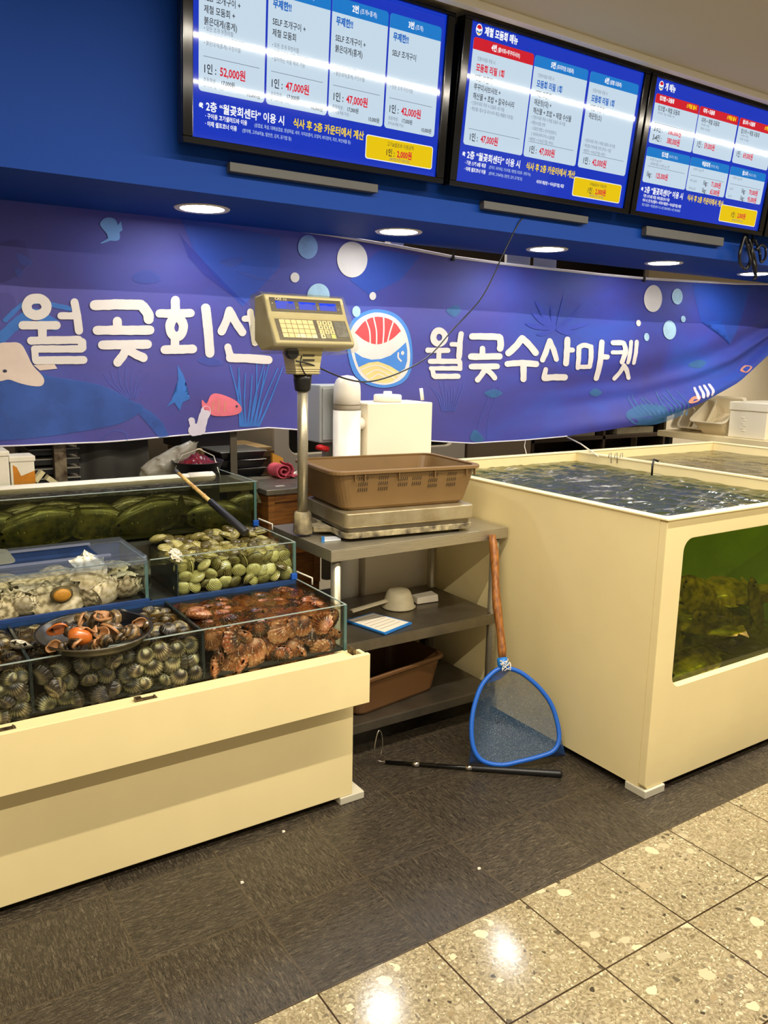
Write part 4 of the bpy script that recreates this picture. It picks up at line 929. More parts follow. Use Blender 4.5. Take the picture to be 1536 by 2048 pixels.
# metal dish of whelks
dish = thing('metal_dish', 'round metal dish of whelks sitting on the cockles', 'dish', dish_c)
DISHM = M('dish_metal', (120, 114, 102), .3, 1.0, vary=.3, vscale=20)
rd_ = (P(310, 1255, z=.722)-P(73, 1275, z=.722)).length/2
MB().lathe(dish_c, [(0, -.018), (rd_*.82, -.018), (rd_*.90, -.008), (rd_*.97, .008), (rd_, .010), (rd_*1.01, .013), (rd_, .016), (rd_*.96, .013), (rd_*.88, -.003), (rd_*.80, -.013), (0, -.013)], 64, axis=Matrix.Rotation(.03, 3, 'X')).build('pan', DISHM, dish)
WHM = shellmat('whelk_shell', [(20, 16, 10), (48, 38, 22), (92, 72, 42), (150, 122, 80)], 30, .4)
WHO = M('whelk_orange', (206, 110, 38), .28, vary=.3, vscale=50, coat=.3)
def whelk(nm, lipm):
    m_ = MB(); lay = m_.bm.verts.layers.float.new('grow'); turns = 3.4; nt, nr = 84, 14; rows = []
    for i in range(nt+1):
        th = 2*PI*turns*i/nt; g = math.exp((th/(2*PI)-turns)*.72); rad = .021*g; c = Vector((rad*math.cos(th), rad*math.sin(th), .062*(1-g)-.01)); rr = .0235*g
        er = Vector((math.cos(th), math.sin(th), 0)); row = []
        for j in range(nr):
            a = 2*PI*j/nr; k = 1+.10*math.sin(th*9)*(math.cos(a) > 0)
            v = m_.bm.verts.new(c+er*(rr*k*math.cos(a))+Vector((0, 0, rr*1.25*math.sin(a)))); v[lay] = a/6.28; row.append(v)
        rows.append(row)
    for a, b in zip(rows, rows[1:]):
        for j in range(nr): f = m_.bm.faces.new((a[j], a[(j+1) % nr], b[(j+1) % nr], b[j])); f.smooth = True
    o = m_.build(nm, WHM)
    ap = MB(); cen = sum((v for v in [Vector((.021+.0235*1.0*math.cos(2*PI*j/12)*1.12, .0, -.01+.0235*1.3*1.12*math.sin(2*PI*j/12))) for j in range(12)]), Vector())/12
    th = 2*PI*turns; er = Vector((math.cos(th), math.sin(th), 0)); et = Vector((-math.sin(th), math.cos(th), 0)); c = Vector((.021*math.cos(th), .021*math.sin(th), -.01))
    ring = lambda k, d: [c+er*(.0235*k*math.cos(2*PI*j/20))+Vector((0, 0, .0235*1.25*k*math.sin(2*PI*j/20)-(.012 if math.sin(2*PI*j/20) < -.8 else 0)))+et*d for j in range(20)]
    L = [ring(1.02, -.004), ring(1.16, .006), ring(1.02, .007), ring(.8, -.004), ring(.3, -.012)]
    V = [[ap.bm.verts.new(p) for p in r_] for r_ in L]
    for a, b in zip(V, V[1:]):
        for j in range(20): f = ap.bm.faces.new((a[j], a[(j+1) % 20], b[(j+1) % 20], b[j])); f.smooth = True
    ap.bm.faces.new(V[-1])
    l = ap.build('aperture', lipm); l.parent = o; return o
random.seed(5)
WSP = [(128, 1262, .020, (1.2, .4, 1.0), 1.0), (150, 1292, .010, (1.7, .2, 2.6), .85), (118, 1296, .008, (.6, .9, .4), .75), (196, 1248, .014, (2.1, 1.0, 4.0), 1.1), (230, 1268, .012, (1.9, .3, .8), 1.05), (222, 1236, .034, (1.5, 2.2, 2.2), 1.15),
       (262, 1268, .008, (1.0, .1, 5.0), .95), (190, 1296, .004, (2.3, .6, 3.2), .7), (165, 1240, .010, (.8, .5, 2.0), .85), (285, 1250, .006, (1.4, .8, 1.4), .75), (205, 1278, .018, (1.2, 1.6, .2), .95)]
WLB = ['whelk with an open orange mouth at the left of the metal dish', 'small whelk at the front left rim of the dish', 'smallest dark whelk beside the dish rim on the left', 'dark ridged whelk in the middle of the dish', 'dark wet whelk right of the orange one in the dish',
       'largest whelk, lying on top at the back of the dish', 'whelk with a tan oval opening at the right of the dish', 'small pale whelk at the front rim of the dish', 'whelk at the back left rim of the dish', 'small whelk at the far right rim of the dish', 'whelk between the orange whelk and the front rim']
WHT = M('whelk_tan', (184, 132, 84), .4, vary=.3, vscale=60)
W0 = whelk('whelk', WHT)
for i, ((px, py, dz, rot, sc), lb_) in enumerate(zip(WSP, WLB)):
    p = P(px, py, z=dish_c.z+dz)
    o = W0 if i == 0 else copy_thing(W0)
    o.location = p; o.rotation_euler = rot; o.scale = (sc*.74,)*3; tag(o, lb_, 'whelk', 'whelks in the dish')
lm = bpy.data.objects['whelk'].children[0]; lm2 = lm.data.copy(); lm2.materials[0] = WHO; lm.data = lm2
p = P(160, 1273, z=dish_c.z+.030); og = thing('shelled_whelk', 'bright orange smooth whelk body in the middle of the dish', 'whelk', p, 'whelks in the dish')
MB().lathe(p, [(0, -.024), (.014, -.022), (.025, -.010), (.028, .004), (.022, .016), (.012, .022), (0, .024)], 24, axis=Matrix.Rotation(.5, 3, 'Y'), sx=1.2, sy=.95).build('body', WHO, og)
m_ = MB(); m_.grid(lambda u, v: p+Vector((lerp(.0, .045, u), lerp(-.014, .016, v)*(1-.6*u), .016+.01*math.sin(u*5+v*2))), 10, 6); m_.build('frill', M('whelk_tan', (198, 150, 104), .4, vary=.2, vscale=60), og, solid=.003)
# flatfish of the rear tank
fd = flatfish('flatfish', fishmat('olive_flounder_skin', (92, 88, 50), (38, 40, 24))); tag(fd, 'dark olive flatfish pressed against the glass of the rear tank', 'fish', 'flatfish in the rear tank')
fd.location = P(440, 1035, y=2.885); fd.rotation_euler = (PI/2-.12, .12, .06); fd.scale = (.78,)*3
for px, py, yy, r, s_ in ((300, 1048, 2.89, -.25, .82), (190, 1062, 2.90, .2, .8), (80, 1075, 2.885, -.15, .85), (-10, 1080, 2.89, .1, .8), (375, 1022, 2.94, .32, .72), (250, 1040, 2.96, -.3, .75), (480, 1022, 2.95, -.35, .5), (140, 1045, 2.99, .3, .75), (40, 1050, 3.0, -.2, .75), (330, 1030, 3.03, .1, .7)):
    q = P(px, py, y=yy); q.z = min(max(q.z, .90), .925)
    copy_thing(fd, q, (PI/2-.14, r, random.uniform(-.12, .12)), s_)
MB2 = MB(); MB2.box((-.58, 3.20, .84), (1.28, 3.208, 1.0)); MB2.build('dark_liner', M('dark_liner', (26, 28, 20), .6), None); bpy.data.objects['dark_liner'].parent = bpy.data.objects['glass_tank.002']
o = bpy.data.objects['dark_liner']; o.location = -Vector(bpy.data.objects['glass_tank.002'].location)
# white pipe and bamboo pole
a, b = P(-260, 1000, y=3.168), P(424, 960, y=3.168); b.z = a.z = .990
pipe = thing('pipe', 'white plastic water pipe lying along the back of the flatfish tank', 'pipe', a)
MB().tube([a, b], .0195, 16).build('tube', WHITEP, pipe)
MB().tube([b-Vector((.10, 0, 0)), b-Vector((.02, 0, 0)), b, b+Vector((.012, 0, -.004))], [.0225, .0225, .0215, .012], 16).build('end_cap', WHITEP, pipe)
b = P(492, 1066, z=.872); r_ = P(397, 982, y=2.80)
def scr(p):
    c = RM.transposed() @ (p-CAMP); return CX+F*c.x/-c.z
a = min((b+(r_-b)*(1+.02*i) for i in range(120)), key=lambda p: abs(scr(p)-350))
pole = thing('pole', 'bamboo pole with a black grip leaning across the flatfish tank', 'pole', b)
m_ = MB(); q = [a.lerp(b, t) for t in (.04, .13, .14, .15, .27, .28, .29, .41, .42, .43, .5)]; rr = [.0062, .0064, .0082, .0064, .0068, .0088, .0068, .0074, .0094, .0074, .0078]
m_.tube(q, rr, 12); m_.build('shaft', M('bamboo', (226, 196, 122), .4, vscale=30, col2=(172, 128, 66)), pole)
MB().tube([a, a.lerp(b, .05)], .0075, 10).build('tip', M('dull_tip', (70, 70, 72), .5), pole)
MB().tube([a.lerp(b, .5), a.lerp(b, .51), a.lerp(b, .99), b], [.0095, .0125, .0150, .0135], 14).build('grip', M('grip_navy', (22, 22, 30), .5), pole)

# ------------------------------------------------------------------ steel shelf unit
SX0, SX1, SY0, SY1 = 1.36, 2.178, 2.385, 2.868
shelf = thing('shelf_unit', 'three tier stainless steel shelf unit between the shellfish counter and the fish tank', 'shelf', (SX0, SY0, 0))
def tray(z, h, nm, x0=SX0, x1=SX1, mat=STEEL):
    m_ = MB(); m_.box((x0, SY0, z-.004), (x1, SY1, z)); m_.box((x0, SY0, z-h), (x1, SY0+.004, z-.004)); m_.box((x0, SY1-.004, z-h), (x1, SY1, z-.004))
    m_.box((x0, SY0+.004, z-h), (x0+.004, SY1-.004, z-.004)); m_.box((x1-.004, SY0+.004, z-h), (x1, SY1-.004, z-.004)); return m_.build(nm, mat, shelf, bevel=.0012)
tray(.825, .042, 'worktop'); tray(.470, .042, 'shelf', SX0+.02, SX1-.03, STEELD); tray(.147, .038, 'shelf', SX0+.02, SX1-.03, STEELD)
for x in (SX0+.036, SX1-.040):
    for y in (SY0+.030, SY1-.034):
        MB().tube([(x, y, .006), (x, y, .822)], .0185, 18).build('leg', STEEL, shelf)
        
# ------------------------------------------------------------------ platform scale
ang = -.112; EX = Vector((math.cos(ang), math.sin(ang), 0)); EY = Vector((-math.sin(ang), math.cos(ang), 0)); SO = Vector((1.462, 2.462, .8255))
def sf(a, b, c): return SO+EX*a+EY*b+Vector((0, 0, c))
TS = lambda v: sf(v.x, v.y, v.z)
scale = thing('platform_scale', 'weighing scale with steel platform, tall pole and plastic wrapped display head', 'scale', SO)
PAINT = M('chipped_grey_paint', (176, 164, 128), .5, vscale=26, col2=(74, 64, 50), bump=.3)
def slab(x0, y0, x1, y1, z0, z1, r, T, k=5):
    m_ = MB(); L = rrect(x0, y0, x1, y1, r, k)
    a = [m_.bm.verts.new(T(Vector((p[0], p[1], z0)))) for p in L]; b = [m_.bm.verts.new(T(Vector((p[0], p[1], z1)))) for p in L]
    m_.bm.faces.new(a[::-1]); m_.bm.faces.new(b)
    for i in range(len(L)): j = (i+1) % len(L); m_.bm.faces.new((a[i], a[j], b[j], b[i]))
    return m_
slab(0, 0, .555, .40, .012, .034, .035, TS).build('base_frame', PAINT, scale, bevel=.003)
m_ = MB()
for a, b in ((.06, .05), (.50, .05), (.06, .35), (.50, .35)): m_.lathe(sf(a, b, 0), [(.014, .0), (.014, .014)], 12)
m_.build('foot', BLACK, scale)
slab(.008, .008, .545, .392, .034, .056, .03, TS).build('load_frame', STEELD, scale, bevel=.003)
RUSTY = M('platter_steel', (196, 186, 156), .36, .7, vscale=9, col2=(164, 148, 112))
slab(0.0, .0, .553, .398, .052, .106, .022, TS).build('platter', RUSTY, scale, bevel=.004)
m_ = MB(); pb = Vector((1.383, 2.642, 0))
for zz0, zz1, r in ((.836, .920, .032),):
    m_.tube([pb+Vector((0, 0, zz0)), pb+Vector((0, 0, zz0+.03)), pb+Vector((0, 0, zz1-.008)), pb+Vector((0, 0, zz1))], [.038, .036, .034, .028], 8)
m_.hexa([sf(-.06, .155, .014), sf(.03, .12, .014), sf(.03, .25, .014), sf(-.06, .215, .014), sf(-.06, .155, .034), sf(.03, .12, .034), sf(.03, .25, .034), sf(-.06, .215, .034)])
m_.build('pole_bracket', M('chipped_bracket', (176, 162, 122), .5, vscale=13, col2=(72, 64, 58), bump=.3), scale, bevel=.003)
MB().tube([pb+Vector((0, 0, .90)), pb+Vector((0, 0, 1.40))], .0195, 24).build('pole', STEEL, scale)
MB().lathe(pb, [(.026, 1.365), (.029, 1.372), (.033, 1.405), (.034, 1.425), (0, 1.425)], 28).build('collar', BLACK, scale)
IVORY = M('ivory_plastic', (186, 174, 128), .42, vary=.08, vscale=14)
m_ = MB(); m_.hexa([pb+Vector(v) for v in ((-.045, -.04, 1.424), (.045, -.04, 1.424), (.045, .04, 1.424), (-.045, .04, 1.424), (-.062, -.045, 1.52), (.06, -.045, 1.52), (.06, .045, 1.52), (-.062, .045, 1.52))])
for k in range(3): m_.box(tuple(pb+Vector((-.05, -.044, 1.428+k*.008))), tuple(pb+Vector((.05, .042, 1.431+k*.008))))
nk = m_.build('neck', IVORY, scale, bevel=.003)
m_ = MB()
for z in (1.473, 1.489): m_.box((pb.x-.022, pb.y-.0462, z), (pb.x+.024, pb.y-.0435, z+.006))
m_.build('caution_label', M('label_dark', (52, 46, 34), .5), nk)
# head: side profile (forward, height) swept across the width
hx0, hx1 = 1.236, 1.552; hy = 2.642
prof = [(.035, 1.506), (-.075, 1.520), (-.088, 1.534), (-.030, 1.622), (-.024, 1.634), (.004, 1.694), (.012, 1.700), (.085, 1.692), (.090, 1.540)]
SK = lambda z: (1.61-z)*.10
m_ = MB(); L = [[m_.bm.verts.new((x+SK(z)*.0, hy+f, z)) for f, z in prof] for x in (hx0, hx1)]
n_ = len(prof)
for i in range(n_): j = (i+1) % n_; m_.bm.faces.new((L[0][i], L[0][j], L[1][j], L[1][i]))
m_.bm.faces.new(L[0]); m_.bm.faces.new(L[1][::-1])
head = m_.build('head', IVORY, scale, bevel=.006, seg=3)
def facemap(pA, pB):
    """pA bottom, pB top of a sloping face of the head (forward, height); s across 0..1, t up 0..1"""
    A = Vector((0, hy+pA[0], pA[1])); Bv = Vector((0, hy+pB[0], pB[1])); d = (Bv-A); nn = Vector((0, -d.z, d.y)).normalized()
    return lambda s, t, q: Vector((lerp(hx0, hx1, s), 0, 0)) + A + d*t + nn*q
FT = facemap(prof[4], prof[5]); FK = facemap(prof[2], prof[3])
m_ = MB(); m_.hexa([FT(a, b, c) for c in (-.004, .0015) for a, b in ((.05, .10), (.95, .10), (.95, .90), (.05, .90))])
pan = m_.build('display_panel', M('panel_brown', (66, 58, 44), .3), head)
LCD = M('lcd_blue', (8, 20, 90), .15, emit=(22, 66, 235), estr=1.0); LCDT = M('lcd_digit', (4, 10, 60), .3, emit=(8, 22, 130), estr=.6)
gd = glyphs([('.026', .024, .8, .0004), ('0', .024, .8, .0004), ('1', .024, .8, .0004), ('CAS', .0125, 1.1, .0003), ('한글', .008, 1, .0001)])
for k, (a, b) in enumerate(((.115, .345), (.400, .615), (.665, .880))):
    m_ = MB(); m_.hexa([FT(s, t, c) for c in (.001, .0022) for s, t in ((a, .26), (b, .26), (b, .70), (a, .70))], 0)
    g = gd[k]; add_text(m_, g, (lambda x, y, b=b, g=g: FT(b-.012-(g[2]-x)/(hx1-hx0), .30+y/.066, .0028)), 1); m_.build('lcd', [LCD, LCDT], pan)
m_ = MB(); add_text(m_, gd[3], lambda x, y: FT(.115+x/(hx1-hx0), .755+y/.066, .0024), 0); add_text(m_, gd[4], lambda x, y: FT(.215+x/(hx1-hx0), .755+y/.066, .0024), 0); m_.build('lettering', M('panel_print', (196, 184, 150), .5), pan)
m_ = MB()
for s, t in ((.075, .55), (.372, .36), (.638, .34), (.638, .44), (.905, .36)): m_.lathe(FT(s, t, .002), [(0, .0015), (.0022, .0012), (.0026, 0)], 8, axis=Matrix.Rotation(PI/2, 3, 'X'))
m_.build('indicator', M('indicator_dot', (200, 190, 165), .4), pan)
m_ = MB(); m_.hexa([FK(a, b, c) for c in (-.004, .0015) for a, b in ((.06, .10), (.955, .10), (.955, .92), (.06, .92))])
kp = m_.build('keypad', M('keypad_brown', (84, 74, 56), .4), head)
KEY = M('key_cream', (232, 214, 166), .5); KEYG = M('key_green', (196, 206, 110), .5); KEYB = M('key_grey', (150, 146, 120), .5); KEYT = M('key_print', (40, 34, 24), .5)
dig = glyphs([(c, .0125, .9, .0005) for c in '7894561230'])
for r in range(4):
    for c in range(6):
        a = .105+c*.071; b = .72-r*.178
        m_ = MB(); m_.hexa([FK(s, t, q) for q in (.001, .004) for s, t in ((a, b), (a+.064, b), (a+.064, b+.16), (a, b+.16))]); m_.build('key', KEY, kp)
for i in range(12):
    r, c = divmod(i, 3); a = .575+c*.067; b = .72-r*.178
    m_ = MB(); m_.hexa([FK(s, t, q) for q in (.001, .004) for s, t in ((a, b), (a+.056, b), (a+.056, b+.16), (a, b+.16))])
    if i < 10: g = dig[i]; add_text(m_, g, lambda x, y, a=a, b=b, g=g: FK(a+.028+(x-g[2]/2)/(hx1-hx0), b+.035+y/.105, .0046), 1)
    m_.build('key', [KEY if i < 10 else (KEYB if i == 10 else KEYG), KEYT], kp)
m_ = MB(); m_.hexa([FK(s, t, q) for q in (.001, .003) for s, t in ((.79, .26), (.94, .26), (.94, .88), (.79, .88))]); m_.build('key_field', M('key_field', (112, 112, 108), .35, vary=.4, vscale=60), kp)
# clear plastic wrap over the head
m_ = MB(); pr2 = [(f+(-.007 if f < 0 else .010), z+(.006 if z > 1.6 else -.012)) for f, z in prof]
def wrap(u, v):
    i = min(int(u*(n_-1)), n_-2); t = u*(n_-1)-i; f = lerp(pr2[i][0], pr2[i+1][0], t); z = lerp(pr2[i][1], pr2[i+1][1], t)
    q = Vector((lerp(hx0-.010, hx1+.010, v), hy+f, z)); return q+Vector((0, -1, .3))*.006*abs(mnoise.noise(q*24))
m_.grid(wrap, 48, 26)
def side(u, v):
    x = hx0-.010-.022*math.sin(PI*u)*math.sin(PI*min(1, v*1.1)); z = lerp(1.495, 1.700, v); f = lerp(interp([(1.495, -.05), (1.53, -.094), (1.63, -.036), (1.70, .0)], z), .10, u); q = Vector((x, hy+f, z)); return q+Vector((1, 0, 0))*.010*mnoise.noise(q*26)
m_.grid(side, 14, 20)
m_.build('plastic_cover', thin('plastic_wrap', (242, 240, 228), rough=.12, wave=.9, wscale=55, haze=.08, hazecol=(206, 204, 196), wdist=.004, ior=1.22), scale)
m_ = MB(); m_.tube([(pb.x-.062, pb.y-.05, 1.50), (pb.x-.062, pb.y-.02, 1.50)], .022, 10); m_.tube([pb+Vector(v) for v in ((-.03, -.05, 1.49), (-.036, -.052, 1.46), (-.02, -.052, 1.43), (-.004, -.048, 1.418))], .0028, 6)
m_.build('plug', BLACK, scale)
cd = [P(592, 722, y=2.585), P(625, 730, y=2.60), P(690, 757, y=2.66), P(740, 763, y=2.72), P(800, 745, y=2.78), P(858, 712, y=2.83), P(905, 660, y=2.87), P(960, 600, y=2.90), P(990, 545, y=2.9), P(1003, 515, y=2.89), P(1035, 450, y=2.882), P(1046, 436, y=2.88)]
tag(MB().tube(smooth_open(cd, 6), .0032, 6).build('power_cord', BLACK, origin=cd[0]), 'thin black power cord sagging from the scale head up to the blue soffit', 'cord')

# ------------------------------------------------------------------ baskets
def basket(nm, label, T, L, W, Hh, mat, slots):
    """L by W rim with rounded corners, tapering to the floor; T maps local to world, local origin at the floor centre"""
    t = thing(nm, label, 'basket', T(Vector((0, 0, 0))))
    def loop(k, z, r, dx=0): return [T(Vector((p[0], p[1], z))) for p in rrect(-L/2*k+dx*0, -W/2*k, L/2*k, W/2*k, r, 5)]
    tp = .84; m_ = MB()
    def ring(a, b): 
        for i in range(len(a)):
            j = (i+1) % len(a); f = m_.bm.faces.new((a[i], a[j], b[j], b[i])); f.smooth = False
    levels_o = [(tp*.94, .0, .035), (tp, .012, .04), (.955, Hh-.004, .045)]
    O = [[m_.bm.verts.new(p) for p in loop(*l)] for l in levels_o]; I = [[m_.bm.verts.new(p) for p in loop(k-.014, max(z, .005), r)] for k, z, r in levels_o]
    for a, b in zip(O, O[1:]): ring(a, b)
    for a, b in zip(I, I[1:]): ring(b, a)
    m_.bm.faces.new(O[0][::-1]); m_.bm.faces.new(I[0]); m_.build('tub', mat, t)
    m_ = MB(); R = [[m_.bm.verts.new(p) for p in loop(k, z, .045)] for k, z in ((.94, Hh-.006), (1.0, Hh-.010), (1.0, Hh+.001), (.985, Hh+.004), (.93, Hh+.003))]
    for a, b in zip(R, R[1:]+R[:1]): ring(a, b)
    m_.build('rim', mat, t, bevel=.001)
    if slots:
        dm = M('slot_dark', (58, 44, 26), .6); m_ = MB()
        for sy in (-1, 1):
            for cx in (-.33, -.19, -.05, .05, .17, .31):
                for kz in range(4 if abs(cx) > .1 else 2):
                    for kx in range(5):
                        z = .072+kz*.021+(0 if abs(cx) > .1 else .012); kk = lerp(tp, .955, z/Hh); x = (cx*L*.92+(kx-2)*.0085)
                        y = sy*(W/2*kk+.0004)
                        m_.hexa([T(Vector(v)) for v in ((x, y-.0012, z), (x+.0032, y-.0012, z), (x+.0032, y+.0012, z), (x, y+.0012, z), (x+.002, y-.0012+sy*.001, z+.013), (x+.0052, y-.0012+sy*.001, z+.013), (x+.0052, y+.0012+sy*.001, z+.013), (x+.002, y+.0012+sy*.001, z+.013))])
        m_.build('vent_slots', dm, t)
        for cx in (-.36, -.30, -.08, .16, .38, .44):
            x = cx*L; y = -W/2*.955; MB().box((x, y-.008, Hh-.036), (x+.003, y+.004, Hh-.006), T=T).build('rib', mat, t)
    return t
BO = sf(.278, .225, .1075); ba = ang-.008
def TBm(v): return BO + Vector((v.x*math.cos(ba)-v.y*math.sin(ba), v.x*math.sin(ba)+v.y*math.cos(ba), v.z))
basket('basket', 'brown plastic basket with slotted sides standing on the scale platform', TBm, .640, .42, .148, BROWNP, True)
p0 = P(735, 1440, z=.148); 
b2o = Vector((1.69, 2.60, .148))
def TB2(v): a_ = .16; return b2o + Vector((v.x*math.cos(a_)-v.y*math.sin(a_), v.x*math.sin(a_)+v.y*math.cos(a_), v.z))
basket('basket', 'dark brown plastic basket pushed onto the lowest shelf', TB2, .50, .33, .150, BROWND, False)

# ------------------------------------------------------------------ things on the shelves
sc0 = P(797, 1213, z=.472); SCP = M('scoop_plastic', (226, 214, 178), .5, vary=.08, vscale=30)
scoop = thing('scoop', 'cream plastic dipper upside down on the middle shelf', 'scoop', sc0)
MB().lathe(sc0, [(.069, 0), (.072, .003), (.066, .006), (.060, .034), (.050, .062), (.042, .072), (0, .074)], 36).build('bowl', SCP, scoop)
q = P(702, 1225, z=.476); m_ = MB(); d = (q-sc0).normalized(); n2 = Vector((-d.y, d.x, 0))
def hnd(u, v): a_ = sc0.lerp(q, lerp(.26, 1, u)); return a_+n2*((v-.5)*lerp(.030, .036, u))+Vector((0, 0, lerp(.030, .004, u)+.006*math.sin(PI*v)))
m_.grid(hnd, 14, 6); m_.build('handle', SCP, scoop, solid=.005)
p = P(848, 1203, z=.472); m_ = MB(); m_.hexa([p+Vector(v) for v in ((-.05, -.02, 0), (.055, -.03, 0), (.07, .045, 0), (-.04, .05, 0), (-.045, -.015, .026), (.055, -.025, .030), (.068, .04, .028), (-.036, .045, .024))]); tag(m_.build('foam_piece', FOAM, origin=p, bevel=.003), 'small broken white foam block behind the cream dipper', 'foam')
cs = [P(x, y, z=.473) for x, y in ((690, 1243), (770, 1270), (824, 1248), (745, 1228))]
sign = thing('clipboard', 'blue board with a white printed sheet lying on the middle shelf', 'clipboard', cs[1])
m_ = MB(); m_.hexa([c for c in cs]+[c+Vector((0, 0, .006)) for c in cs]); m_.build('backing', M('sign_blue', (28, 112, 190), .45), sign)
m_ = MB(); cc = sum(cs, Vector())/4; ins = [cc+(c-cc)*.9+Vector((0, 0, .0062)) for c in cs]; m_.hexa(ins+[c+Vector((0, 0, .0006)) for c in ins]); m_.build('sheet', M('paper', (222, 214, 196), .6), sign)
m_ = MB()
for k in range(6):
    t = .12+k*.14; a, b = ins[0].lerp(ins[1], t), ins[3].lerp(ins[2], t); a2, b2 = a.lerp(b, .08), a.lerp(b, .9); dd = (ins[1]-ins[0]).normalized()*.004
    m_.poly([v+Vector((0, 0, .0009)) for v in (a2, b2, b2+dd, a2+dd)])
m_.build('printed_lines', M('faint_print', (168, 158, 138), .6), sign)
p = P(664, 1077, z=.8256); q = P(648, 1077, z=.8256); m_ = MB(); m_.hexa([P(x, y, z=.8258) for x, y in ((645, 1084), (682, 1081), (682, 1074), (645, 1076))]+[P(x, y, z=.8258)+Vector((0, 0, .005)) for x, y in ((645, 1084), (682, 1081), (682, 1074), (645, 1076))]); mk = m_.build('marker_pen', [M('pen_white', (214, 220, 226), .4)], origin=p, bevel=.001); tag(mk, 'white and blue marker lying under the scale edge', 'pen')
m_ = MB(); m_.hexa([P(x, y, z=.8257) for x, y in ((643, 1085), (649, 1084.5), (649, 1075.5), (643, 1076))]+[P(x, y, z=.8257)+Vector((0, 0, .0065)) for x, y in ((643, 1085), (649, 1084.5), (649, 1075.5), (643, 1076))])
ob = m_.build('cap', M('pen_blue', (40, 120, 190), .4)); ob.parent = mk; ob.location = -p

# ------------------------------------------------------------------ landing net
nt, nb = P(984, 1070, y=2.372), P(1004, 1330, y=2.19); fb = P(1005, 1533, z=.012)
nn = (fb-nt).cross(Vector((1, -.45, 0))).normalized()
zn = lambda x, y: Ppl(680+x*.32552, 1280+y*.32552, fb, nn)
net = thing('landing_net', 'blue rimmed landing net with a wooden handle leaning on the shelf front', 'net', fb)
nb = Ppl(1004, 1318, fb, nn)
WOODH = M('net_wood', (170, 108, 46), .45, vscale=7, col2=(112, 64, 24), stretch=(14, 14, 2), bump=.1, bscale=30)
m_ = MB(); hp = [nt.lerp(nb, t)+Vector((.004*math.sin(t*9), 0, 0)) for t in [i/14 for i in range(15)]]; m_.tube(hp, [.0135]+[.0165+.0015*math.sin(i*1.1) for i in range(13)]+[.0145], 14); m_.build('handle', WOODH, net)
NB = M('net_blue', (30, 98, 200), .35); nj = zn(1005, 178)
m_ = MB(); m_.tube([nb+(nb-nt).normalized()*-.005, nb.lerp(nj, .5), nj], [.020, .0215, .017], 14); m_.build('ferrule', M('ferrule_blue', (34, 120, 205), .4), net)
m_ = MB(); m_.tube([nb+Vector((-.02, -.01, -.0)), nb+Vector((.0, -.026, -.006)), nb+Vector((.022, -.008, -.002))], .0035, 6)
for k in range(5): m_.tube(smooth_open([nb.lerp(nj, random.random())+Vector((random.uniform(-.03, .02), -.022, 0)) for _ in range(4)], 4), .0016, 5)
m_.build('binding', M('white_string', (216, 212, 204), .7), net)
hoop = [zn(x, y) for x, y in ((1000, 172), (940, 200), (870, 280), (826, 400), (808, 520), (815, 640), (850, 720), (910, 757), (1000, 768), (1100, 748), (1230, 715), (1312, 680), (1345, 615), (1338, 520), (1300, 400), (1230, 300), (1130, 212), (1055, 178))]
hl = smooth_closed(hoop, 4); MB().tube(hl, .0088, 10, closed=True).build('hoop', NB, net)
def meshmat():
    m = bpy.data.materials.new('net_mesh'); n = NT(m); n.b.inputs['Base Color'].default_value = lin((62, 92, 118)); n.b.inputs['Roughness'].default_value = .6
    co = n.coord('Object'); a = n.noise(co, 55, 4, .7); sp = n.noise(co, 420, 2, .6)
    c = n.mix(n.ramp(sp, [(.58, (0, 0, 0, 1)), (.66, (1, 1, 1, 1))]), lin((50, 84, 116)), lin((190, 198, 200))); n.link(c, n.b.inputs['Base Color'])
    n.link(n.math('ADD', .30, n.math('MULTIPLY', a, .35), clamp=True), n.b.inputs['Alpha']); return m
NETM = meshmat(); NETB = M('net_cloth_blue', (28, 84, 160), .7, vary=.4, vscale=40); NETB.node_tree.nodes['Principled BSDF'].inputs['Alpha'].default_value = .72
hc = sum(hl, Vector())/len(hl); m_ = MB(); K = 12; rows = []
back = Vector((0, 1, 0))
for k in range(K+1):
    s = k/K; row = []
    for h_ in hl:
        p = h_.lerp(hc+Vector((0, 0, -.05)), s); b_ = .085*math.sin(PI/2*s)+.01*mnoise.noise(p*14)*s; q = p+back*b_; q.z = max(q.z, .006+.03*s*0); row.append(m_.bm.verts.new(q))
    rows.append(row)
for a, b in zip(rows, rows[1:]):
    for j in range(len(hl)): f = m_.bm.faces.new((a[j], a[(j+1) % len(hl)], b[(j+1) % len(hl)], b[j])); f.smooth = True
m_.bm.faces.new(rows[-1]); m_.build('mesh_bag', NETM, net)
m_ = MB()
def skirt(ids, corner, k=4):
    pts = [hoop[i] for i in ids]
    for a, b in zip(pts, pts[1:]): m_.poly([a, b, corner])
cl = P(938, 1527, z=.004); cr = P(1131, 1510, z=.004); cl.y += .0; 
skirt((4, 5, 6, 7, 8), cl); m_.build('mesh_fold', NETB, net); m_ = MB(); skirt((14, 13, 12, 11, 10, 9), cr)
m_.build('mesh_fold', NETB, net); m_ = MB(); tp_ = zn(1010, 250)
for i in (0, 17, 1): m_.poly([hoop[i], hoop[(i+1) % 18], tp_+back*.02])
m_.build('mesh_fold', NETB, net)

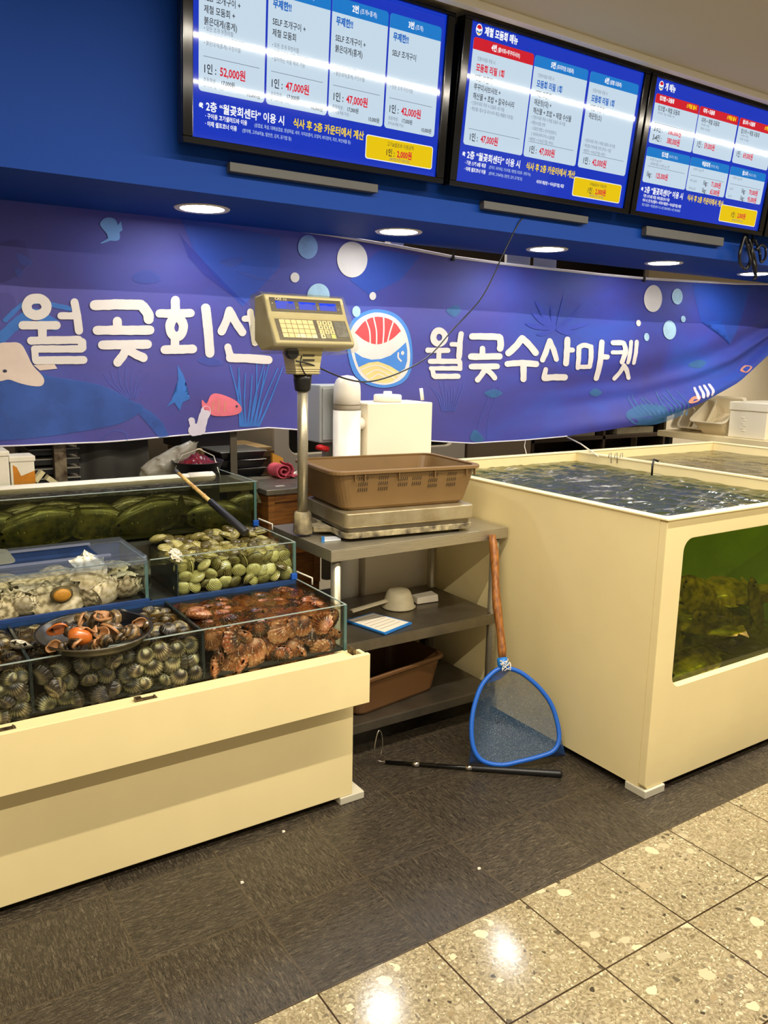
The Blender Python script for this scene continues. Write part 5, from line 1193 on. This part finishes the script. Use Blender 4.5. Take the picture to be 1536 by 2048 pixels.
# gaff on the floor
g0, g1 = P(756, 1523, z=.010), P(1124, 1548, z=.013)
gaff = thing('gaff', 'black rod with a thin wire hoop lying on the floor in front of the net', 'rod', g0)
MB().tube([g0.lerp(g1, t) for t in (.04, .5, .51)], [.0065, .0075, .0075], 12).build('rod', GLOSSBLACK, gaff)
MB().tube([g0.lerp(g1, t) for t in (.51, .52, .985, 1)], [.0085, .0105, .0125, .0115], 14).build('grip', BLACK, gaff)
for t in (.21, .50): MB().tube([g0.lerp(g1, t-.018), g0.lerp(g1, t+.018)], .0098, 14).build('ferrule', CHROME, gaff)
wp = [g0.lerp(g1, .05), g0+Vector((0, 0, .004))]; base = g0
for px, py in ((749, 1512), (750, 1490), (756, 1464), (762, 1464), (765, 1480), (764, 1498), (761, 1511)): wp.append(Ppl(px, py, g0, Vector((.35, -1, 0)).normalized()))
MB().tube(smooth_open(wp, 5), .0024, 6).build('wire_hoop', CHROME, gaff)

# ------------------------------------------------------------------ water filter behind the shelf
filt = thing('water_filter', 'white box water filter with a round screw cap behind the scale', 'filter', (2.0, 2.91, 0))
fx0, fx1, fy0, fy1 = 1.826, 2.166, 2.90, 3.10; FW = M('filter_white', (236, 226, 202), .5)
MB().box((fx0, fy0, .43), (fx1, fy1, 1.296)).build('box', FW, filt, bevel=.005, seg=3)
cc = Vector((1.985, 2.99, 1.297)); MB().lathe(cc, [(.062, 0), (.062, .026), (.058, .031), (.020, .031), (.018, .045), (0, .046)], 28).build('cap', WHITEP, filt)
m_ = MB(); m_.tube([P(845, 800, y=2.97), P(842, 777, y=2.97)], .008, 10); m_.build('pipe', WHITEP, filt)
cyl = thing('filter_canister', 'white round topped filter canister beside the white filter box', 'canister', (1.752, 2.94, .43))
cc = Vector((1.748, 2.94, 0)); MB().lathe(cc, [(.05, .436), (.058, .445), (.0585, 1.268)], 36).build('body', WHITEP, cyl)
MB().lathe(cc, [(.0570, 1.268), (.0570, 1.340), (.055, 1.372), (.045, 1.395), (.026, 1.409), (0, 1.413)], 36).build('dome', WHITEP, cyl)
m_ = MB()
for z in (1.270, 1.290): m_.lathe(cc, [(.0582, z), (.0592, z+.002), (.0582, z+.004)], 36, cap=False)
m_.build('clamp_band', M('band_dark', (120, 108, 86), .4), cyl)
m_ = MB(); m_.tube([(1.80, 2.94, 1.21), (1.83, 2.94, 1.21)], .026, 16); m_.build('elbow', WHITEP, cyl)
a, b = P(637, 770, y=3.03), P(637, 886, y=3.03)
eb = thing('electrical_box', 'grey electrical box with hinges left of the white canister', 'box', (a.x, 3.03, b.z)); GREYB = M('grey_box', (168, 172, 172), .45)
MB().box((a.x, 3.02, b.z), (a.x+.165, 3.16, a.z)).build('body', GREYB, eb, bevel=.006, seg=3)
MB().box((a.x+.012, 3.012, b.z+.012), (a.x+.115, 3.0205, a.z-.012)).build('door', GREYB, eb, bevel=.003)
for zz in (b.z+.045, a.z-.085):
    m_ = MB()
    for k in range(3): m_.box((a.x+.118+k*.012, 3.010, zz), (a.x+.126+k*.012, 3.0195, zz+.045))
    m_.build('hinge', M('hinge_dark', (70, 66, 56), .4, .7), eb)
MB().tube([(a.x+.08, 3.09, .5), (a.x+.08, 3.09, b.z)], .026, 14).build('stand', M('stand_grey', (150, 146, 136), .5), eb)
m_ = MB(); p = P(645, 896, y=3.0); m_.tube([p+Vector((-.03, 0, .004)), p+Vector((-.015, 0, .004)), p+Vector((.022, 0, -.006)), p+Vector((.03, .02, -.006))], [.008, .013, .013, .008], 10); m_.build('valve_handle', M('valve_red', (196, 24, 26), .35), eb)
# stand under the filter
st = thing('filter_stand', 'low dark stand under the white filter behind the shelf', 'stand', (1.9, 2.9, 0)); MB().box((1.66, 2.885, .405), (2.168, 3.15, .428)).build('top', BLACK, st)
for x in (1.68, 2.15):
    for y in (2.90, 3.13): MB().box((x-.012, y-.012, 0), (x+.012, y+.012, .405)).build('leg', BLACK, st)

# ------------------------------------------------------------------ cables under the menu screens
cb = thing('cable_bundle', 'hanging bundle of looped black cables beside the last downlight', 'cable', P(1500, 500, y=2.86)); rr_ = random.Random(4)
def yb_(x, y, yy=2.86): return P(x, y, y=yy)
for pts in ([(1490, 470), (1482, 500), (1480, 525), (1490, 538), (1500, 525), (1496, 500), (1490, 472)], [(1494, 470), (1500, 500), (1508, 530), (1513, 556)], [(1505, 470), (1503, 505), (1507, 540), (1512, 553)], [(1510, 480), (1518, 505), (1522, 524), (1530, 515), (1530, 496), (1522, 490), (1512, 500)], [(1486, 480), (1478, 510), (1484, 532), (1494, 536), (1502, 510), (1494, 488)], [(1498, 478), (1510, 520), (1512, 545), (1508, 560)]):
    MB().tube(smooth_open([yb_(x+rr_.uniform(-1, 1), y, 2.84+rr_.uniform(-.03, .03)) for x, y in pts], 6), .0075, 6).build('cable', BLACK, cb)

# ------------------------------------------------------------------ kitchen behind the counter
def pbox(px0, py0, px1, py1, y, d):
    a, b = P(px0, py1, y=y), P(px1, py1, y=y); t = P((px0+px1)/2, py0, y=y); return (a.x, y, min(a.z, b.z)), (b.x, y+d, t.z)
KST = M('kitchen_steel', (160, 152, 132), .4, .7, vary=.3, vscale=12)
tb = thing('work_table', 'steel work table behind the flatfish tank', 'table', (-.5, 3.27, 0))
MB().box((-.6, 3.27, .90), (1.49, 3.49, .94)).build('top', KST, tb, bevel=.002)
for x in (-.55, 1.44): MB().box((x-.02, 3.30, 0), (x+.02, 3.46, .90)).build('leg', KST, tb)
a, b = pbox(-40, 903, 22, 985, 3.30, .14); 
t = thing('foam_box', 'white foam box at the left photo edge behind the pipe', 'box', a); MB().box((a[0], a[1], .9405), (b[0], b[1], b[2]-.02)).build('body', FOAM, t, bevel=.004); MB().box((a[0]-.004, a[1]-.004, b[2]-.02), (b[0]+.004, b[1]+.004, b[2])).build('lid', FOAM, t, bevel=.004)
a, b = pbox(24, 912, 72, 978, 3.31, .10); OR = M('orange_print', (206, 130, 20), .5, vary=.25, vscale=20)
t = thing('carton', 'small white carton with an orange lower half behind the pipe', 'box', a); MB().box((a[0], a[1], .9405), (b[0], b[1], b[2]-.012)).build('body', FOAM, t, bevel=.003); MB().box((a[0]-.004, a[1]-.004, b[2]-.022), (b[0]+.004, b[1]+.004, b[2])).build('lid', FOAM, t, bevel=.004)
m_ = MB(); hgt = b[2]-.94; m_.poly([(a[0]+.008, a[1]-.0012, .945), (b[0], a[1]-.0012, .945), (b[0], a[1]-.0012, .945+hgt*.60), (a[0]+.035, a[1]-.0012, .945+hgt*.48), (a[0]+.022, a[1]-.0012, .945+hgt*.70), (a[0]+.008, a[1]-.0012, .945+hgt*.76)]); m_.build('orange_label', OR, t)
m_ = MB(); c0 = P(92, 965, y=3.36); c0.z = .9405
for k, (dx, dy, dz, s_, an) in enumerate(((.0, .0, .0, 1, 0), (.02, .01, .035, .8, .7), (-.015, .02, .06, .7, -.9))):
    R_ = Matrix.Rotation(an, 3, 'Y'); m_.box((-.035*s_, -.03*s_, 0), (.035*s_, .03*s_, .025*s_), T=lambda v: c0+Vector((dx, dy, dz))+R_ @ v)
tag(m_.build('foam_scraps', M('foam_scrap', (206, 194, 150), .7, vary=.2, vscale=40), origin=c0), 'broken pieces of cream foam beside the rusty post', 'foam')
# tray rack
rk = thing('tray_rack', 'dark steel rack filled with thin black trays', 'rack', (.75, 3.62, 0))
MB().box(*pbox(113, 880, 137, 985, 3.60, .04)).build('post', M('rusty_post', (134, 120, 98), .5, .5, vscale=30, col2=(66, 48, 34)), rk)
o = rk.children[0]; x0 = P(60, 930, y=3.66).x; x1 = P(157, 930, y=3.66).x
for zz in [.76+.042*i for i in range(9)]:
    m_ = MB(); m_.box((x0, 3.645, zz), (x1, 4.0, zz+.022)); m_.box((x0-.004, 3.641, zz+.022), (x1+.004, 4.004, zz+.026), 1); m_.build('tray', [BLACK, M('tray_edge', (150, 146, 134), .35)], rk)
MB().box((x0, 3.645, .72), (x1, 4.0, .75)).build('base_shelf', KST, rk)
for x in (x0+.01, x1-.01): MB().box((x-.012, 3.98, 0), (x+.012, 4.004, 1.2)).build('back_post', KST, rk)
MB().box((P(113, 900, y=3.60).x+.01, 3.605, 0), (P(137, 900, y=3.60).x-.008, 3.635, .95)).build('post_foot', KST, rk)
# dark waterproof cloth
c0, c1 = P(160, 880, y=3.64), P(290, 880, y=3.64)
def drape(u, v):
    x = lerp(c0.x, c1.x, u)+(.06*(u-.3))*v; z = lerp(1.5, .004, v); return Vector((x, 3.645+.020*math.sin(u*9+1)+.025*mnoise.noise(Vector((u*4, v*2.2, 3))), z))
m_ = MB(); m_.grid(drape, 40, 40); tag(m_.build('dark_cloth', M('charcoal_cloth', (54, 52, 46), .6, vary=.3, vscale=6), origin=c0, solid=.006), 'dark charcoal waterproof cloth hanging behind the flatfish tank', 'cloth')
# clear bag
q0 = P(326, 962, y=3.41); q0.z = .9405
def bag(u, v):
    a_ = 2*PI*u; k = math.sin(PI*min(.97, .18+v*.8))**.7; r_ = (.085*k*(1-.4*v)+.008); p = q0+Vector((r_*1.35*math.cos(a_)+.16*v*v, .45*r_*math.sin(a_)+.02, 0.175*v)); return p+Vector((1, .5, .5))*.028*mnoise.noise(p*17)+Vector((1, .4, .6))*.012*mnoise.noise(p*44)
m_ = MB(); m_.grid(bag, 44, 22); tag(m_.build('plastic_bag', thin('crumpled_bag', (215, 210, 198), rough=.18, haze=.42, hazecol=(196, 190, 172), wave=.8, wscale=30), origin=q0), 'crumpled clear plastic bag beside the black bowl', 'bag')
# bowl of red roe with wire handle
c = P(396, 950, y=3.335); c.z = .9405; bw = thing('bowl', 'black plastic bowl of dark red roe with a thin wire handle', 'bowl', c)
MB().lathe(c, [(.060, 0), (.075, .012), (.108, .092), (.112, .096), (.106, .092), (.07, .016), (0, .014)], 32).build('shell', BLACK, bw)
m_ = MB(); m_.grid(lambda u, v: c+Vector(((u-.5)*.17*math.sqrt(max(0, 1-(2*v-1)**2)), (v-.5)*.17, .074+.05*math.exp(-((u-.5)**2+(v-.5)**2)*7)+.014*mnoise.noise(Vector((u*9, v*9, 1))))), 26, 20); m_.build('roe', M('dark_roe', (120, 14, 22), .3, vary=.5, vscale=60), bw)
m_ = MB(); m_.tube([c+Vector((-.108, -.02, .07)), c+Vector((-.075, -.02, .125)), c+Vector((0, -.02, .148)), c+Vector((.05, -.06, .12)), c+Vector((.06, -.10, .04)), c+Vector((.058, -.10, .0))], .0026, 6); m_.build('wire_handle', M('wire_pale', (190, 184, 168), .35, .5), bw)
# stack of black trays
a = P(438, 1000, y=3.62); x0, x1 = P(443, 950, y=3.62).x, P(531, 950, y=3.62).x
for k in range(6):
    z = .78+k*.042
    t = thing('food_tray', ('lowest', 'second lowest', 'third lowest', 'fourth lowest', 'second highest', 'topmost')[k]+' black lidded tray of the stack by the wooden cabinet', 'tray', (x0, 3.62, z), 'stack of black trays')
    m_ = MB(); m_.hexa([(x0+.012, 3.632, z+.0005), (x1-.012, 3.632, z+.0005), (x1-.012, 3.86, z+.0005), (x0+.012, 3.86, z+.0005), (x0, 3.62, z+.034), (x1, 3.62, z+.034), (x1, 3.872, z+.034), (x0, 3.872, z+.034)]); m_.build('tub', BLACK, t)
    MB().box((x0-.006, 3.614, z+.034), (x1+.006, 3.878, z+.0405)).build('lid', M('tray_lid', (96, 98, 98), .25) if k == 5 else GLOSSBLACK, t, bevel=.002)
t2 = thing('tray_table', 'low steel table carrying the black tray stack', 'table', (x0, 3.6, 0)); MB().box((x0-.05, 3.60, .745), (x1+.05, 3.9, .7795)).build('top', KST, t2)
for x in (x0-.03, x1+.03): MB().box((x-.015, 3.62, 0), (x+.015, 3.88, .745)).build('leg', KST, t2)
pp = P(468, 985, y=3.42); MBp = MB(); MBp.box((P(462, 950, y=3.605).x, 3.605, 0), (P(475, 950, y=3.605).x, 3.615, 1.9)); tag(MBp.build('post', M('grey_post', (92, 84, 70), .5, .4), origin=(1.5, 3.61, 0)), 'square grey post standing in front of the black tray stack', 'post')
# wooden table with boards
a, b = pbox(396, 880, 548, 901, 4.2, .5)
t = thing('board_table', 'wooden table with pale boards behind the black trays', 'table', (a[0], 4.2, 0)); WD = M('worn_wood', (150, 116, 70), .55, vscale=9, col2=(96, 70, 40), stretch=(2, 14, 14)); WDP = M('pale_board', (204, 176, 124), .5, vscale=6, col2=(160, 128, 82), stretch=(2, 12, 12))
MB().box((a[0], 4.2, a[2]-.03), (b[0], 4.7, a[2])).build('top', WD, t)
for x in (a[0]+.03, b[0]-.03): MB().box((x-.03, 4.22, 0), (x+.03, 4.28, a[2]-.03)).build('leg', WD, t)
for k, (u0, u1) in enumerate(((.05, .6), (.62, .98))):
    m_ = MB(); m_.box((lerp(a[0], b[0], u0), 4.21, a[2]+.0005), (lerp(a[0], b[0], u1), 4.6, a[2]+.022)); tag(m_.build('cutting_board', WDP, origin=(lerp(a[0], b[0], u0), 4.21, a[2]), bevel=.002), ('long pale cutting board on the wooden table behind the bowl', 'short pale cutting board at the right end of the wooden table')[k], 'board')
ck = thing('crate', 'black crate standing on the wooden table under the banner edge', 'crate', (a[0], 4.3, a[2])); MB().box((a[0]-.06, 4.3, a[2]+.023), (a[0]+.26, 4.6, a[2]+.25)).build('tub', M('crate_black', (22, 24, 32), .5), ck, bevel=.004); MB().box((a[0]-.07, 4.29, a[2]+.23), (a[0]+.27, 4.61, a[2]+.252)).build('rim', M('crate_black', (22, 24, 32), .5), ck)
# wooden cabinet with steel top
cb2 = thing('wooden_cabinet', 'brown wooden cabinet with a steel top behind the scale pole', 'cabinet', (1.505, 3.215, 0)); WB = M('cabinet_wood', (150, 96, 36), .42, vscale=4, col2=(100, 58, 20), stretch=(2, 2, 20), coat=.2)
MB().box((1.512, 3.225, .0), (1.775, 3.57, .88)).build('body', WB, cb2)
m_ = MB(); 
for a, b in (((1.512, .45), (1.545, .88)), ((1.742, .45), (1.775, .88)), ((1.545, .845), (1.742, .88)), ((1.545, .60), (1.742, .635))): m_.box((a[0], 3.215, a[1]), (b[0], 3.2255, b[1]))
m_.build('door_frame', WB, cb2, bevel=.002); MB().box((1.500, 3.205, .8805), (1.785, 3.59, .905)).build('worktop', KST, cb2, bevel=.003)
c = P(560, 940, y=3.52); c.z = .906; tw = thing('towel', 'pink rolled towel on the steel topped wooden cabinet', 'towel', c); PK = M('pink_towel', (216, 84, 100), .85, vary=.25, vscale=50, bump=.5, bscale=120)
m_ = MB(); sp = [c+Vector((.012*0+(.006+.0032*i/2.2)*math.cos(i*.55)*1.25, 0, .036+(.006+.0032*i/2.2)*math.sin(i*.55))) for i in range(26)]
m_.grid(lambda u, v: (lambda s_, k: s_[min(int(k), 24)].lerp(s_[min(int(k)+1, 25)], k-int(k)))(sp, u*25)+Vector((0, lerp(-.05, .06, v), .004*mnoise.noise(Vector((u*14, v*4, 0))))), 90, 6); m_.build('roll', PK, tw, solid=.007)
m_ = MB(); m_.grid(lambda u, v: c+Vector((lerp(.0, .115, u), lerp(-.06, .03, v), .006+.014*(1-u)*abs(math.sin(u*8+v*5))+.005*mnoise.noise(Vector((u*8, v*8, 3))))), 24, 14); m_.build('fold', PK, tw, solid=.004)
c = P(612, 938, y=3.50); c.z = .9065; m_ = MB(); m_.grid(lambda u, v: c+Vector((lerp(-.07, .06, u), lerp(-.06, .05, v), .003+.055*max(0, 1-abs(2*u-1)**2)*max(0, 1-abs(2*v-1)**2)*(.7+.6*mnoise.noise(Vector((u*5, v*5, 7)))))), 26, 20); tag(m_.build('rag', M('white_rag', (226, 220, 202), .85, bump=.4, bscale=90), origin=c, solid=.003), 'crumpled white rag next to the pink towel', 'cloth')
c = P(560, 972, z=.9062); m_ = MB(); m_.box((c.x-.022, c.y-.008, .9056), (c.x+.022, c.y+.010, .9072)); tag(m_.build('paper_slip', M('paper', (222, 214, 196), .6), origin=c), 'small white paper slip on the steel cabinet top', 'paper')
bt = P(545, 915, y=3.72); m_ = MB(); m_.hexa([Vector(v) for v in ((bt.x-.01, 3.70, 0), (bt.x+.05, 3.70, 0), (bt.x+.05, 3.72, 0), (bt.x-.01, 3.72, 0), (bt.x+.0, 3.72, 1.0), (bt.x+.06, 3.72, .97), (bt.x+.06, 3.74, .97), (bt.x+.0, 3.74, 1.0))]); tag(m_.build('yellow_plank', M('yellow_plank', (208, 146, 44), .55, vary=.2, vscale=10), origin=bt), 'upright yellow plank behind the pink towel', 'plank')
# glass door fridge
f0_, f1_ = P(548, 900, y=4.35), P(930, 900, y=4.35)
fr = thing('fridge', 'cream framed fridge with a wide dark glass door behind the filter', 'fridge', (f0_.x, 4.35, 0)); FRC = M('fridge_cream', (206, 196, 170), .45)
wz = P(590, 908, y=4.35).z
wi = rrect(f0_.x+.10, wz, f1_.x-.10, 1.75, .06, 5); mb = MB(); frame_panel(mb, outer_match(wi, f0_.x, .02, f1_.x, 1.9), wi, 4.35, 4.39); mb.build('door_frame', FRC, fr, bevel=.006)
MB().box((f0_.x+.05, 4.392, wz-.05), (f1_.x-.05, 4.40, 1.8)).build('door_glass', M('dark_door_glass', (14, 15, 14), .08), fr)
MB().box((f0_.x+.004, 4.40, .02), (f1_.x-.004, 5.0, 1.89)).build('body', FRC, fr)
a, b = pbox(932, 865, 1061, 915, 4.40, .55); m_ = MB(); m_.box((a[0]+.01, 4.40, 0), (b[0], 4.95, 1.75)); tag(m_.build('steel_locker', M('locker_taupe', (146, 128, 100), .5, vary=.08, vscale=3), origin=(a[0], 4.4, 0), bevel=.004), 'plain taupe locker standing right of the dark glass fridge', 'locker')
# dark storage shelves further right
sx0, sx1 = P(1064, 880, y=4.9).x, P(1330, 880, y=4.9).x
ds = thing('storage_shelf', 'dark wooden storage shelf beyond the fish tank', 'shelf', (sx0, 4.9, 0)); DW2 = M('dark_wood', (66, 50, 34), .6, vary=.3, vscale=5)
MB().box((sx0, 5.35, 0), (sx1, 5.4, 1.5)).build('back_board', DW2, ds)
for z in (.35, .6, .80, .98, 1.3): MB().box((sx0, 4.9, z), (sx1, 5.35, z+.03)).build('shelf_board', DW2, ds)
for x in (sx0, (sx0+sx1)/2, sx1-.03): MB().box((x, 4.9, 0), (x+.03, 5.35, 1.5)).build('upright', DW2, ds)
for k, (u, w_, z) in enumerate(((.08, .3, .63), (.52, .5, .63), (.20, .4, .83), (.60, .5, .83))):
    m_ = MB(); x = lerp(sx0, sx1, u)+.04; m_.box((x, 4.93, z+.001), (x+w_, 5.2, z+.06)); tag(m_.build('foam_tray', M('tray_tan', (150, 140, 112), .6, vary=.2, vscale=12), origin=(x, 4.93, z), bevel=.004), ('narrow tan tray low on the left of the dark storage shelf', 'wide tan tray low on the right of the dark storage shelf', 'tan tray higher on the left of the dark storage shelf', 'tan tray higher on the right of the dark storage shelf')[k], 'tray')
# white table with basins and foam box
zt_ = .966
tt = thing('white_table', 'cream edged table behind the fish tank carrying basins and a foam box', 'table', (5.2, 3.3, 0)); TT_ = M('table_cream', (226, 208, 162), .45)
MB().box((5.2, 2.55, zt_-.045), (6.2, 4.06, zt_)).build('top', TT_, tt, bevel=.003)
for x, y in ((5.24, 2.62), (6.14, 2.62), (5.24, 3.98), (6.14, 3.98)): MB().box((x-.02, y-.02, 0), (x+.02, y+.02, zt_-.045)).build('leg', BLACK, tt)
t = thing('foam_box', 'white foam box with a lid on the table right of the basins', 'box', (5.25, 3.2, zt_)); FB2 = M('foam_cream', (226, 216, 190), .75)
MB().box((5.25, 3.205, zt_+.0005), (5.66, 3.492, zt_+.190)).build('body', FB2, t, bevel=.006); MB().box((5.244, 3.199, zt_+.191), (5.666, 3.498, zt_+.252)).build('lid', FB2, t, bevel=.006)
m_ = MB()
for k in range(6): m_.box((5.2475, 3.36+.012*(k % 2), zt_+.05+k*.018), (5.2495, 3.385+.012*(k % 2), zt_+.06+k*.018))
m_.build('embossed_mark', M('foam_emboss', (238, 228, 204), .7), t)
BASM = M('basin_white', (226, 214, 184), .5)
for k, (y, s_, an, lb_) in enumerate(((3.655, 1.0, 34, 'cream plastic basin tipped on its side left of the foam box'), (3.835, .80, 58, 'cream plastic basin leaning behind the tipped basin'), (3.985, .55, 62, 'smallest basin at the left end of the leaning basins'))):
    c = Vector((5.42+.02*k, y, zt_+.001)); t = thing('basin', lb_, 'basin', c, 'basins on the white table'); R_ = Matrix.Rotation(-math.radians(an), 3, 'Y')
    def ld(kk, z, r=.045, s_=s_): return [(R_ @ Vector((p[0]*s_, p[1]*s_, z*s_))) for p in rrect(-.16*kk, -.148*kk, .16*kk, .148*kk, r, 4)]
    m_ = MB(); lv = [(.78, 0), (.96, .12), (1.03, .125), (1.03, .135), (.93, .13), (.75, .01)]; pts = [ld(*l) for l in lv]; mz = min(p.z for L in pts for p in L)
    rows = [[m_.bm.verts.new(c+p-Vector((0, 0, mz))) for p in L] for L in pts]
    for A, B_ in zip(rows, rows[1:]):
        for j in range(len(A)): m_.bm.faces.new((A[j], A[(j+1) % len(A)], B_[(j+1) % len(A)], B_[j]))
    m_.bm.faces.new(rows[0][::-1]); m_.bm.faces.new(rows[-1]); m_.build('tub', BASM, t)
# things above the banner gap
p = P(795, 492, y=3.62); m_ = MB(); m_.hexa([Vector(v)+p for v in ((-.03, 0, -.06), (.03, 0, -.06), (.03, .05, -.06), (-.03, .05, -.06), (-.06, 0, .10), (.05, 0, .10), (.05, .05, .10), (-.06, .05, .10))]); m_.box((p.x-.02, 3.63, 2.1), (p.x+.02, 3.66, 2.829)); tag(m_.build('hanging_bracket', WHITEP, origin=p), 'white triangular bracket glimpsed between soffit and banner top', 'bracket')
p = P(1040, 520, y=3.62); m_ = MB(); m_.box((p.x-.10, 3.62, 1.97), (p.x+.08, 3.64, 2.2)); m_.box((p.x+.09, 3.60, 1.93), (p.x+.27, 3.605, 2.15)); tag(m_.build('paper_sheet', M('paper_grey', (196, 192, 184), .6), origin=p), 'white sheets glimpsed above the banner beside the power cord', 'paper')

# crumbs on the slate floor
for px, py, lb_ in ((567, 1664, 'small white crumb on the dark slate under the counter edge'), (484, 1766, 'tiny pale crumb beside a slate tile joint'), (958, 1738, 'thin pale scrap on the slate near the terrazzo border')):
    p = P(px, py, z=0.0); m_ = MB(); m_.hexa([p+Vector(v) for v in ((-.005, -.003, .0005), (.005, -.004, .0005), (.006, .003, .0005), (-.004, .004, .0005), (-.003, -.002, .004), (.004, -.002, .005), (.004, .002, .004), (-.003, .003, .005))]); tag(m_.build('crumb', FOAM, origin=p), lb_, 'crumb')
